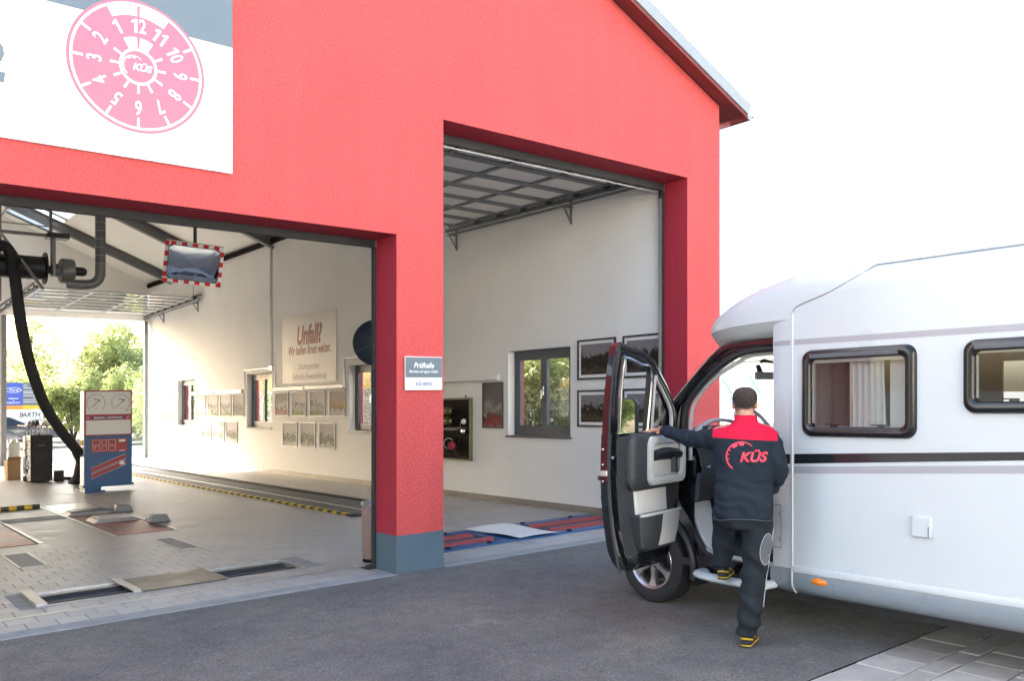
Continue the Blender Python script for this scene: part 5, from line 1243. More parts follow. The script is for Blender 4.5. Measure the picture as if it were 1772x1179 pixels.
# entry step
m = MB(); m.tube(smooth_path([(5.40, 4.20, .34), (5.30, 4.17, .345), (5.275, 4.08, .34), (5.275, 3.9, .335), (5.275, 3.70, .335), (5.31, 3.62, .335), (5.42, 3.60, .335)], 4), .048, 14, flat=(1, .62)); m.build('entry_step', 'rv_white', rv, smooth=True)
# mud under floor bits
m = MB(); m.cyl((5.75, 3.1, .27), (5.75, 3.3, .27), .04, n=10); m.build('drain_pipe', 'bin_brown', rv)
box_part('underbody_light_block', 'black_plastic', rv, 5.66, BK + .2, .20, 7.34, 4.15, .355)  # added low box that blocks light, to darken the ground beneath
MB().box(5.6, -1.0, .25, 5.655, 3.3, .36).box(7.345, -1.0, .25, 7.4, 3.3, .36).build('chassis_beam', 'black_plastic', rv)

def wheel(cu, cv, sgn):
    c_ = Vector((cu, cv, .335)); ax = Vector((-sgn, 0, 0))   # ax points outwards
    prof = [(.215, -.10), (.23, -.105), (.27, -.115), (.305, -.11), (.325, -.095), (.334, -.07), (.335, -.045), (.328, -.043), (.328, -.035), (.335, -.033), (.336, .033), (.328, .035), (.328, .043), (.335, .045), (.334, .07), (.325, .095), (.305, .11), (.27, .115), (.23, .105), (.215, .10)]
    m = MB(); m.lathe(prof, c_, ax, 48); w_ = m.build('wheel', 'tyre', rv, smooth=30)
    m = MB(); m.lathe([(.205, -.10), (.20, -.03), (.195, .06), (.205, .085), (.222, .10), (.218, .105), (.207, .098), (.198, .088), (.19, .06)], c_, ax, 40); m.build('rim', 'alloy', w_, smooth=35)
    m = MB(); x_ = Vector((0, 1, 0)); z_ = Vector((0, 0, 1))
    for k in range(6):
        a = R(-90 + 60 * k); d = x_ * math.cos(a) + z_ * math.sin(a); t_ = -x_ * math.sin(a) + z_ * math.cos(a)
        rg = []
        for r_, w2, dp in ((.035, .030, .078), (.08, .026, .080), (.12, .021, .078), (.16, .027, .082), (.202, .052, .088)):
            p = c_ + d * r_; rg.append([p + t_ * w2 + ax * (dp - .012), p + t_ * (w2 * .8) + ax * dp, p - t_ * (w2 * .8) + ax * dp, p - t_ * w2 + ax * (dp - .012), p - t_ * w2 + ax * (dp - .05), p + t_ * w2 + ax * (dp - .05)])
        m.loft(rg)
    m.lathe([(.001, .086), (.03, .086), (.045, .080), (.06, .07), (.06, .02)], c_, ax, 24); m.build('spokes', 'alloy', w_, smooth=35)
    m = MB()
    for k in range(5): a = R(20 + 72 * k); m.cyl(c_ + (x_ * math.cos(a) + z_ * math.sin(a)) * .046 + ax * .06, c_ + (x_ * math.cos(a) + z_ * math.sin(a)) * .046 + ax * .088, .009, n=6)
    m.build('wheel_nut', 'dark_metal', w_)
    m = MB(); m.lathe([(.001, -.02), (.15, -.02), (.15, -.005), (.001, .0)], c_, ax, 32); m.build('brake_disc', 'dark_metal', w_)
    m = MB(); m.lathe([(.001, .092), (.022, .091), (.026, .085)], c_, ax, 16); m.build('hub_cap', 'chrome', w_, smooth=True)
wheel(5.535, AX, 1); wheel(7.465, AX, -1); wheel(5.56, .85, 1); wheel(7.44, .85, -1)

# ---- the open driver door
TH = R(80); HP = Vector((5.425, 4.50, 0)); DV = Vector((-math.sin(TH), -math.cos(TH), 0)); DN = Vector((math.cos(TH), -math.sin(TH), 0))
def barrel(z): return .10 * ((1.15 - z) / .70) ** 2 if z < 1.15 else .075 * ((z - 1.15) / .95) ** 2
def D(s, z, n): return HP + DV * s + DN * (n + barrel(z)) + Vector((0, 0, z))
lower = [(.01, .98), (.0, 1.20), (.02, 1.44), (.985, 1.44), (.988, 1.2), (.988, .9), (.98, .56), (.95, .475), (.90, .455), (.44, .435), (.33, .485), (.22, .59), (.12, .74), (.04, .88)]
def strip(mb, ring_of, ts, m=0): mb.loft([ring_of(t) for t in ts], True, True, m)
ZS = [.455, .475, .52, .6, .7, .8, .9, 1.0, 1.1, 1.2, 1.3, 1.44]
def s_front(z):
    pts = sorted([(q, p) for p, q in lower if p < .46]); 
    for (z0, s0), (z1, s1) in zip(pts, pts[1:]):
        if z0 <= z <= z1: return s0 + (s1 - s0) * (z - z0) / max(1e-6, z1 - z0)
    return pts[-1][1]
def s_back(z): return .988 if z > .6 else .988 - .09 * ((.6 - z) / .145) ** 2
m = MB(); m.loft([[D(s_front(z), z, -.05), D(s_front(z), z, .028), D(s_back(z) - .03, z, .032), D(s_back(z), z, .015), D(s_back(z), z, -.05), D((s_front(z) + s_back(z)) / 2, z, -.075)] for z in ZS], True, True)
dr = m.build('driver_door', 'cab_black', rv, smooth=50)
O = [(.02, 1.44), (.055, 1.62), (.22, 1.80), (.45, 1.985), (.62, 2.05), (.94, 2.10), (.988, 2.06), (.99, 1.75), (.988, 1.44)]
I = [(.105, 1.44), (.135, 1.595), (.27, 1.735), (.47, 1.895), (.63, 1.955), (.85, 2.0), (.885, 1.97), (.885, 1.75), (.872, 1.44)]
m = MB(); m.loft([[D(*o, -.045), D(*o, .012), D(o[0] + (i[0] - o[0]) * .5, o[1] + (i[1] - o[1]) * .5, .03), D(*i, .018), D(*i, -.03)] for o, i in zip(O, I)], True, True); m.build('window_frame', 'cab_black', dr, smooth=50)
m = MB(); m.bar(D(.452, 1.43, -.005), D(.455, 1.90, -.005), .035, .05, up=DN); m.build('window_divider', 'black_rubber', dr)
m = MB(); m.tube(smooth_path([D(s, z, .024) for s, z in [(.48, 1.45), (.48, 1.89), (.63, 1.945), (.85, 1.99), (.873, 1.96), (.873, 1.75), (.862, 1.45)]], 4), .009, 8); m.build('window_trim', 'chrome', dr, smooth=True)
m = MB(); m.tube(smooth_path([D(s, z, .024) for s, z in [(.43, 1.45), (.43, 1.84), (.40, 1.83), (.27, 1.72), (.15, 1.59), (.13, 1.45)]], 4), .017, 8, flat=(1, .6)); m.build('quarter_trim', 'trim_light', dr, smooth=True)
m = MB(); m.add([D(s, z, -.012) for s, z in ((.44, 1.44), (.44, 1.87), (.27, 1.735), (.135, 1.595), (.105, 1.44))], [(0, 1, 2, 3, 4)]); m.build('quarter_pane', 'pane_door', dr)
# door lining
def pod(name, s0, s1, z0, z1, n0, n1, mt, r=.05, parent=None, taper=.02, smooth=45):
    m = MB(); cs, cz, hs_, hz = (s0 + s1) / 2, (z0 + z1) / 2, (s1 - s0) / 2, (z1 - z0) / 2; rg = []
    for k, t in ((0, 0), (0, .55), (taper * .35, .85), (taper, 1.0)):
        rg.append([D(cs + p, cz + q, n0 + (n1 - n0) * t) for p, q in rrect(hs_ - k, hz - k, min(r, hz - k - .001))])
    m.loft(rg); return m.build(name, mt, parent or dr, smooth=smooth)
m = MB(); m.loft([[D(max(.10, s_front(z) + .06), z, .0), D(max(.10, s_front(z) + .06), z, .034), D(.5, z, .038), D(.90, z, .034), D(.92, z, .0)] for z in (.56, .62, .7, .8, .9, 1.0, 1.1, 1.2, 1.3, 1.42)]); m.build('inner_skin', 'trim_grey', dr, smooth=50)
up = pod('upper_lining', .05, .80, 1.01, 1.435, .03, .105, 'trim_grey', .09, taper=.05)
m = MB(); rg = []
for k, nn in ((.0, .10), (.004, .125), (.028, .135), (.058, .128), (.07, .095)): rg.append([D(.335 + p, 1.225 + q, nn) for p, q in rrect(.275 - k, .185 - k, .07 - k * .4)])
m.loft(rg, False); m.build('grip_ring', 'trim_light', up, smooth=50)
pod('grip_recess', .135, .535, 1.105, 1.345, .09, .108, 'fabric_light', .05, up, taper=.005)
m = MB(); m.loft([[D(s, 1.30 + .02 * math.sin((s - .15) * 8), .105), D(s, 1.27 + .02 * math.sin((s - .15) * 8), .15), D(s, 1.235 + .02 * math.sin((s - .15) * 8), .14), D(s, 1.22, .105)] for s in (.15, .22, .3, .38, .46, .52)], True); m.build('pull_handle', 'black_plastic', up, smooth=50)
m = MB(); m.loft([[D(.19, z, .112), D(.27, z, .112), D(.25, z, .14), D(.21, z, .14)] for z in (1.12, 1.24)]); m.build('release_lever', 'trim_grey', up, smooth=30)
m = MB(); m.loft([[D(.24 + .05 * (1.03 - z), z, .03), D(.26 + .05 * (1.03 - z), z, .056), D(.5, z, .060), D(.68, z, .056), D(.70, z, .03)] for z in (.80, .86, .92, .98, 1.03)]); m.build('middle_fabric', 'fabric_light', dr, smooth=50)
m = MB(); rg = []
for z, s0, s1, nn in ((.565, .30, .72, .07), (.60, .26, .75, .11), (.70, .225, .765, .135), (.80, .20, .775, .15), (.835, .195, .78, .152)): rg.append([D(s0, z, .03), D(s0, z, nn - .03), D(s0 + .06, z, nn), D(s1 - .05, z, nn), D(s1, z, nn - .03), D(s1, z, .03)])
m.loft(rg); pk = m.build('storage_pocket', 'trim_grey', dr, smooth=40)
m = MB(); m.loft([[D(s0 - .001, z, nn - .055), D(s0 + .0, z, nn - .029), D(s0 + .06, z, nn + .002), D(s0 + .30, z, nn + .002)] for z, s0, nn in ((.60, .26, .11), (.70, .225, .135), (.80, .20, .15), (.836, .195, .152))], False, False); m.build('pocket_face', 'trim_light', pk, smooth=40)
m = MB(); m.tube([D(.20, .838, .13), D(.26, .84, .152), D(.72, .84, .152), D(.77, .838, .13)], .011, 8); m.build('pocket_rim', 'trim_light', pk, smooth=True)
m = MB(); m.lathe([(.001, .01), (.012, .008), (.014, 0)], D(.955, 1.27, .03), DN, 10); m.build('bolt', 'chrome', dr)
m = MB(); m.box(-.03, -.014, -.02, .03, .014, .02); m.v = [D(.988, 1.16, -.012) + DV * (p.y + .008) + DN * p.x + Vector((0, 0, p.z)) for p in m.v]; m.build('latch', 'galvanised', dr, bevel=.004, seg=1)
for z in (1.10, 1.22, 1.15, 1.33): m = MB(); m.lathe([(.001, .006), (.008, .005), (.009, 0)], D(.988, z, -.03 + .03 * (z == 1.15)), DV, 8); m.build('screw', 'chrome', dr)
m = MB(); m.tube([D(.99, z, .018) for z in ZS] + [D(.985, 1.7, .012), D(.985, 2.02, .01)], .010, 8); m.build('edge_seal', 'black_rubber', dr, smooth=True)
m = MB(); m.loft([[D(s, z, -.082) + DN * -.02 * 0, D(s, z, -.10), D(s + .12, z, -.10), D(s + .12, z, -.08)] for s, z in ((.80, .93), (.80, .99))]); m.build('outer_handle', 'black_plastic', dr)
m = MB(); m.tube([D(.70, 1.12, -.09) + DN * -.01, D(.95, 1.12, -.085)], .018, 8); m.build('side_moulding', 'black_plastic', dr)
# exterior mirror on the door
mb_c = D(.47, 1.53, -.20)
mn = (DV * .975 + DN * .20 + Vector((0, 0, .03))).normalized(); mx_ = Vector((0, 0, 1)).cross(mn).normalized(); my_ = mn.cross(mx_)
# housing seen through the window: glass faces the open side
m = MB(); rg = [[mb_c + mx_ * (p * k) + my_ * (q * k) + mn * d_ for p, q in rrect(.105, .17, .05)] for k, d_ in ((.35, -.14), (.75, -.11), (.97, -.05), (1.0, .0), (.97, .012))]
m.loft(rg); mh = m.build('mirror_housing', 'black_plastic', dr, smooth=45)
m = MB(); rg_ = rrect(.094, .158, .045); m.add([mb_c + mn * .0135] + [mb_c + mx_ * p + my_ * q + mn * .0135 for p, q in rg_], [(0, i + 1, (i + 1) % len(rg_) + 1) for i in range(len(rg_))]); m.build('mirror_glass', 'mirror', mh)
m = MB(); m.tube([mb_c - mn * .08 - Vector((0, 0, .1)), D(.30, 1.40, -.16), D(.18, 1.42, -.05)], .035, 8); m.build('mirror_arm', 'black_plastic', mh, smooth=True)
# ================================================================== person at the door
PF = Vector((.815, .58, 0)).normalized(); PR = Vector((PF.y, -PF.x, 0)); PO = Vector((4.955, 3.50, 0))
man = thing('person', tuple(PO), 'person in dark work clothes with red shoulders stepping up into the motorhome', 'person')
def Q(f, r, z): return PO + PF * f + PR * r + Vector((0, 0, z))
def remesh(mb, vox, smooth_it=6, wrinkle=None):
    me = bpy.data.meshes.new('tmp'); me.from_pydata([tuple(p) for p in mb.v], [], mb.f); me.update()
    bm = bmesh.new(); bm.from_mesh(me); bmesh.ops.recalc_face_normals(bm, faces=bm.faces); bm.to_mesh(me); bm.free()
    ob = bpy.data.objects.new('tmp', me); COL.objects.link(ob)
    md = ob.modifiers.new('r', 'REMESH'); md.mode = 'VOXEL'; md.voxel_size = vox; md.adaptivity = 0
    if smooth_it: sm = ob.modifiers.new('s', 'SMOOTH'); sm.iterations = smooth_it; sm.factor = .5
    dg = bpy.context.evaluated_depsgraph_get(); dg.update()
    m2 = bpy.data.meshes.new_from_object(ob.evaluated_get(dg)); m2.update()
    out = MB(); nr = [v.normal.copy() for v in m2.vertices]
    out.v = [v.co.copy() for v in m2.vertices]
    if wrinkle: out.v = [p + n * wrinkle(p) for p, n in zip(out.v, nr)]
    out.f = [tuple(p.vertices) for p in m2.polygons]; out.m = [0] * len(out.f)
    bpy.data.objects.remove(ob); bpy.data.meshes.remove(me); bpy.data.meshes.remove(m2)
    return out
def oval(f, r, z, hr, hf, e=2.4, n=28):
    pts = []
    for i in range(n):
        a = 2 * math.pi * i / n; c, s = math.cos(a), math.sin(a)
        pts.append(Q(f + hf * math.copysign(abs(s) ** (2 / e), s), r + hr * math.copysign(abs(c) ** (2 / e), c), z))
    return pts
SHL, SHR = (.055, -.165, 1.445), (.055, .145, 1.44)
HAND = D(.47, 1.455, .075); hv = HAND - PO; HL = (hv.dot(PF), hv.dot(PR), hv.z)
lerp = lambda a, b, t: tuple(a[i] + (b[i] - a[i]) * t for i in range(3))
WRL = lerp(HL, SHL, .17); ELL = lerp(SHL, WRL, .5); ELL = (ELL[0] - .01, ELL[1] - .0, ELL[2] - .055)
ELR, WRR = (.02, .205, 1.205), (.24, .165, 1.04)
HIPR, KNR, ANR = (.02, .075, .90), (.045, .055, .49), (.0, .01, .09)
HIPL, KNL, ANL = (.03, -.10, .88), (.40, -.145, .83), (.42, -.165, .46)
# ---- body: one continuous skin surface with head, hands and five fingers each
bd = MB()
hd = Vector((.085, -.008, 1.655))
for ring_z, hw, hf, off in [None] if False else []: pass
prof = [(-.118, .030, .035, .045), (-.105, .046, .055, .035), (-.08, .057, .072, .022), (-.05, .064, .083, .012), (-.02, .069, .089, .004), (.01, .073, .094, -.002), (.04, .0745, .096, -.005), (.062, .070, .090, -.006), (.080, .060, .078, -.006), (.094, .045, .060, -.006), (.103, .028, .037, -.006), (.107, .010, .014, -.006)]
bd.loft([oval(hd.x + o, hd.y, hd.z + dz, a, b, 2.1, 24) for dz, a, b, o in prof])
bd.loft([oval(.045 + .02 * t, -.004, 1.42 + .19 * t, .062 - .008 * t, .062 - .004 * t, 2, 20) for t in (0, .35, .7, 1)])
def ell(c, rx, rf, rz, n=12, k=8):
    rg = []
    for j in range(k + 1):
        a = math.pi * j / k - math.pi / 2; rg.append([Q(c[0] + rf * math.cos(a) * math.sin(2 * math.pi * i / n), c[1] + rx * math.cos(a) * math.cos(2 * math.pi * i / n), c[2] + rz * math.sin(a)) for i in range(n)])
    return rg
for sg_ in (-1, 1):
    bd.loft(ell((hd.x - .012, hd.y + sg_ * .078, hd.z - .018), .011, .019, .033))      # ears
    bd.loft(ell((hd.x + .082, hd.y + sg_ * .031, hd.z + .002), .012, .008, .008))
bd.loft(ell((hd.x + .103, hd.y, hd.z - .028), .014, .018, .022)); bd.loft(ell((hd.x + .088, hd.y, hd.z - .066), .024, .010, .009))
bd.loft([oval(.05, 0, z, a, b, 2.2) for z, a, b in ((.86, .15, .11), (1.0, .14, .10), (1.2, .145, .105), (1.38, .17, .10), (1.46, .12, .08), (1.5, .06, .06))])
def limb(pts, rad, n=14): bd.tube([Q(*p) for p in smooth_path_t(pts)], interp(rad, len(pts)), n)
def smooth_path_t(P, k=5): return [tuple(v) for v in smooth_path(P, k)]
def interp(rad, n, k=5):
    out = []
    for i in range(n - 1):
        for j in range(k): out.append(rad[i] + (rad[i + 1] - rad[i]) * j / k)
    return out + [rad[-1]]
limb([(.05, -.12, 1.44), SHL, ELL, WRL, lerp(WRL, HL, .45)], [.05, .052, .040, .027, .03]); limb([(.05, .12, 1.44), SHR, ELR, WRR, (.30, .155, 1.01)], [.05, .052, .040, .027, .03])
limb([HIPR, KNR, ANR], [.085, .055, .035]); limb([HIPL, KNL, ANL], [.085, .055, .035])
def hand(base, d, side, down, curl, thumb_side):
    """palm and five fingers; d forward along the hand, side across the knuckles, down palm normal"""
    d = d.normalized(); side = side.normalized(); down = down.normalized()
    bd.loft([[base + d * t + side * (w_ * math.cos(2 * math.pi * i / 12)) + down * (h_ * math.sin(2 * math.pi * i / 12)) for i in range(12)] for t, w_, h_ in ((-.01, .028, .02), (.03, .038, .017), (.065, .042, .015), (.085, .040, .012))])
    for k, (o, L) in enumerate(((-.030, .068), (-.010, .076), (.011, .072), (.030, .058))):
        p = base + d * .078 + side * o; pts = [p]; ang = R(8)
        for seg, fr in ((0, .42), (1, .32), (2, .26)):
            ang += curl * (.7 if seg == 0 else 1); dd = d * math.cos(ang) + down * math.sin(ang); p = p + dd * (L * fr) + side * (o * .12); pts.append(p)
        bd.tube(smooth_path(pts, 3), .0085, 8)
    t0 = base + side * (thumb_side * .034) + d * .018; t1 = t0 + side * (thumb_side * .028) + d * .03 + down * .012; t2 = t1 + d * .028 + side * (thumb_side * .004) + down * .016
    bd.tube(smooth_path([t0, t1, t2], 4), [.012] * 4 + [.0105] * 4 + [.009], 8)
hdv = (HAND - Q(*WRL)).normalized()
hand(lerp and Q(*lerp(WRL, HL, .45)), (hdv + DV * .25).normalized(), (DN * .9 + DV * .3).normalized(), Vector((0, 0, -1)) - DN * .25, R(22), 1)
hand(Q(.31, .15, 1.005), (PF * .8 - PR * .2 - Vector((0, 0, .5))), Vector((0, 0, 1)) * .8 + PF * .3, -PR, R(28), 1)
body = remesh(bd, .0055, 4)
body = body.build('body', 'skin', man, smooth='all')
# ---- hair
hb = MB()
rg = []
for dz, a, b, o in prof:
    if dz < -.06: continue
    rg.append(oval(hd.x + o - .003, hd.y, hd.z + dz, a + .006, b + .006, 2.1, 24))
hb.loft(rg); hm = remesh(hb, .006, 3, lambda p: .0022 * noise.noise(p * 90))
keep = MB(); idx = {}
def hair_ok(p):
    f = (p - PO).dot(PF) - hd.x; r = abs((p - PO).dot(PR) - hd.y); z = p.z - hd.z
    if f > .058 and z < .055: return False
    if f > .01 and z < .012 + .5 * (f - .01): return False
    line = -.040 + .35 * max(0, f + .03) + (.018 if r > .060 and f > -.05 else 0) + .010 * noise.noise(p * 140) + .35 * max(0, r - .03) * (f < 0)
    return z > line
for fc in hm.f:
    c = sum((hm.v[i] for i in fc), Vector()) / len(fc)
    if hair_ok(c): keep.f.append(fc); keep.m.append(0)
keep.v = hm.v; compact_v = keep
hr_ = random.Random(5); base_f = list(keep.f)
for fc in base_f:
    for _ in range(2):
        ps = [hm.v[i] for i in fc]; w0, w1 = hr_.random(), hr_.random(); p = ps[0].lerp(ps[1], w0).lerp(ps[2], w1 * .7); n_ = (p - Q(hd.x - .005, hd.y, hd.z - .01)).normalized()
        d = (n_ * .7 + Vector((0, 0, -.75)) + Vector((hr_.gauss(0, .25), hr_.gauss(0, .25), hr_.gauss(0, .2)))).normalized(); t_ = d.orthogonal().normalized() * .0011; L = hr_.uniform(.006, .011) * (.55 if p.z < hd.z - .02 else 1)
        keep.add([p - t_, p + t_, p + d * L], [(0, 1, 2)])
for fc in hm.f:      # short stubble fading out over the nape
    c = sum((hm.v[i] for i in fc), Vector()) / len(fc); f = (c - PO).dot(PF) - hd.x; z = c.z - hd.z
    if f < .0 and -.068 < z < -.02 and hr_.random() < (z + .068) / .05:
        for _ in range(2):
            p = c + Vector((hr_.gauss(0, .003), hr_.gauss(0, .003), hr_.gauss(0, .003))); n_ = (p - Q(hd.x, hd.y, p.z)).normalized(); d = (n_ * .35 + Vector((0, 0, -1))).normalized(); t_ = d.cross(n_).normalized() * .0013
            keep.add([p - t_, p + t_, p + d * .006], [(0, 1, 2)])
keep.build('hair', 'hair', man, smooth='all')
# ---- jacket
jk = MB()
jk.loft([oval(f, r, z, a, b, 2.5) for z, r, a, b, f in ((.865, -.020, .188, .150, .02), (.90, -.020, .195, .154, .02), (1.0, -.018, .193, .148, .02), (1.1, -.014, .188, .138, .03), (1.22, -.010, .192, .138, .035), (1.34, -.004, .203, .138, .04), (1.42, -.0, .200, .125, .048), (1.465, 0, .165, .112, .052), (1.50, 0, .115, .095, .055), (1.525, 0, .085, .082, .058))])
def sleeve(pts, rad): jk.tube([Q(*p) for p in smooth_path_t(pts)], interp(rad, len(pts)), 18)
sleeve([(.05, -.10, 1.41), (.055, -.165, 1.415), ELL, WRL], [.085, .078, .060, .042]); sleeve([(.05, .08, 1.41), (.05, .145, 1.41), ELR, WRR], [.08, .076, .066, .048])
dirL = (Q(*WRL) - Q(*SHL)).normalized()
def wr_jacket(p):
    q = p - PO; r = q.dot(PR); f = q.dot(PF); z = p.z
    w_ = .010 * noise.noise(Vector((r * 9, f * 9, z * 5))) + .007 * noise.noise(Vector((r * 16 + z * 14, f * 20, z * 9)))
    if r < -.2 or r > .2: w_ += .006 * math.sin((q.dot(dirL) * 60 + z * 25 + 4 * noise.noise(q * 8))) * .55
    if z < 1.12: w_ += .010 * noise.noise(Vector((r * 13, f * 13, z * 5))) + .004 * math.sin(z * 70 + r * 22 + 4 * noise.noise(q * 7))
    if 1.22 < z < 1.36 and abs(r) < .2: w_ += .003 * math.sin(r * 40 + z * 50 + 3 * noise.noise(q * 6))
    return w_
jm = remesh(jk, .011, 5, wr_jacket)
# split at the shoulder yoke with a clean cut
me = bpy.data.meshes.new('tmp'); me.from_pydata([tuple(p) for p in jm.v], [], jm.f)
bm = bmesh.new(); bm.from_mesh(me)
yz = 1.405
def cut(co, no):
    bmesh.ops.bisect_plane(bm, geom=bm.verts[:] + bm.edges[:] + bm.faces[:], plane_co=co, plane_no=no)
cut(Q(0, 0, yz), (Vector((0, 0, 1)) + PR * .06).normalized()); cut(Q(0, -.222, 0), PR); cut(Q(0, .205, 0), PR)
top_, bot_ = MB(), MB()
for m_ in (top_, bot_): m_.v = [v.co.copy() for v in bm.verts]
bm.verts.index_update()
npl = (Vector((0, 0, 1)) + PR * .06).normalized()
for f_ in bm.faces:
    c = f_.calc_center_median(); r = (c - PO).dot(PR)
    t = top_ if (c - Q(0, 0, yz)).dot(npl) > 0 and -.222 < r < .205 else bot_
    t.f.append(tuple(v.index for v in f_.verts)); t.m.append(0)
bm.free(); bpy.data.meshes.remove(me)
def compact(mb):
    used = sorted({i for f in mb.f for i in f}); mp = {u: i for i, u in enumerate(used)}
    mb.v = [mb.v[u] for u in used]; mb.f = [tuple(mp[i] for i in f) for f in mb.f]; return mb
keep_b = compact(bot_)
jacket = keep_b.build('jacket', 'jacket_navy', man, smooth='all'); compact(top_).build('shoulder_yoke', 'jacket_red', jacket, smooth='all')
co = MB(); co.loft([oval(.055 + (z - 1.5) * .25, -.002, z, a, b, 2.2, 32) for z, a, b in ((1.495, .098, .088), (1.535, .078, .078), (1.565, .075, .076), (1.568, .070, .071), (1.535, .070, .07))], False); co.build('collar', 'jacket_red', jacket, smooth='all')
for r_ in (WRL, WRR):
    pass
bvh = BVHTree.FromPolygons([p for p in jm.v], jm.f)
def on_back(r, z, lift=.0025):
    h = bvh.ray_cast(Q(-1.0, r, z), PF)
    return (h[0] - PF * lift) if h[0] is not None else Q(-.13, r, z)
lg0 = MB(); logo(lg0, lambda x, y: (x, y, 0), .195)
bm = bmesh.new(); vv_ = [bm.verts.new(p) for p in lg0.v]
for f_ in lg0.f:
    try: bm.faces.new([vv_[i] for i in f_])
    except Exception: pass
bmesh.ops.triangulate(bm, faces=bm.faces)
for _ in range(4):
    le = [e for e in bm.edges if e.calc_length() > .012]
    if le: bmesh.ops.subdivide_edges(bm, edges=le, cuts=1); bmesh.ops.triangulate(bm, faces=bm.faces)
bm.verts.index_update(); lg = MB(); lg.v = [on_back(-.012 + v.co.x, 1.292 + v.co.y, .004) for v in bm.verts]; lg.f = [tuple(v.index for v in f.verts) for f in bm.faces]; lg.m = [0] * len(lg.f); bm.free()
# subdivide long faces by rebuilding on a finer net is not needed: the back is nearly flat here
lg.build('back_logo', 'logo_red', jacket)
hem = [];
for i in range(40):
    a = 2 * math.pi * i / 40; c, s = math.cos(a), math.sin(a); hem.append(Q(.02 + .153 * math.copysign(abs(s) ** .8, s), -.020 + .192 * math.copysign(abs(c) ** .8, c), .868 + .008 * math.sin(3 * a)))
MB().tube(hem, .0022, 6, closed=True).build('hem_piping', 'patch_grey', jacket, smooth='all')
# ---- trousers
tr = MB(); tr.loft([oval(.025, -.012, z, a, b, 2.4) for z, a, b in ((.80, .15, .11), (.86, .178, .13), (.95, .178, .13), (1.0, .165, .12))])
def leg(pts, rad): tr.tube([Q(*p) for p in smooth_path_t(pts)], interp(rad, len(pts)), 20)
leg([(.02, .075, .92), (.03, .072, .72), KNR, (.01, .03, .27), (0, .008, .075)], [.110, .100, .086, .079, .073])
leg([(.03, -.10, .90), (.22, -.135, .865), KNL, (.43, -.16, .66), (.40, -.165, .455)], [.105, .098, .090, .080, .074])
def wr_tr(p):
    q = p - PO; z = p.z
    w_ = .008 * noise.noise(Vector((q.x * 10, q.y * 10, z * 6))) + .014 * math.sin(z * 42 + q.dot(PR) * 30 + 3.5 * noise.noise(q * 6)) * (.7 if z < .35 or .42 < z < .62 else .3)
    return w_
tmsh = remesh(tr, .011, 4, wr_tr); trousers = tmsh.build('trousers', 'trouser_dark', man, smooth='all')
bvt = BVHTree.FromPolygons(tmsh.v, tmsh.f)
def on_leg(r, z, lift=.003, src=(-1.0, .30)):
    d = (PF * 1.0 - PR * .22).normalized(); o = Q(0, r, z) - d * 1.2; h = bvt.ray_cast(o, d); return (h[0] - d * lift) if h[0] is not None else None
pm_ = MB(); N = 20; pts = []
for j in range(7):
    for i in range(N):
        a = 2 * math.pi * i / N; k = j / 6; pts.append(on_leg(.126 + .047 * k * math.cos(a) + .008 * k * math.sin(a), .665 + .105 * k * math.sin(a)) or Q(-.08, .13, .66))
pm_.v = pts
for j in range(6):
    for i in range(N): pm_._q((j * N + i, j * N + (i + 1) % N, (j + 1) * N + (i + 1) % N, (j + 1) * N + i))
pm_.build('knee_pocket_patch', 'patch_grey', trousers, smooth='all')
sm_ = [on_leg(r, z, .002) for r, z in [(.176, .80), (.168, .72), (.160, .62), (.150, .56), (.138, .50), (.130, .42), (.120, .34), (.108, .27), (.098, .2), (.084, .12)]]; sm_ = [p for p in sm_ if p]
MB().tube(smooth_path(sm_, 3), .003, 6).build('side_piping', 'piping', trousers, smooth='all')
ring_ = [on_leg(.126 + .048 * math.cos(2 * math.pi * i / 24) + .008 * math.sin(2 * math.pi * i / 24), .665 + .107 * math.sin(2 * math.pi * i / 24)) for i in range(24)]; ring_ = [p for p in ring_ if p]
MB().tube(ring_, .0018, 5, closed=True).build('patch_piping', 'piping', trousers, smooth='all')
sl = [on_leg(r, z, .002) for r, z in [(-.195, .80), (-.205, .72), (-.215, .64), (-.205, .56), (-.19, .50)]]; sl = [p for p in sl if p]
if len(sl) > 2: MB().tube(smooth_path(sl, 3), .003, 6).build('side_piping', 'piping', trousers, smooth='all')
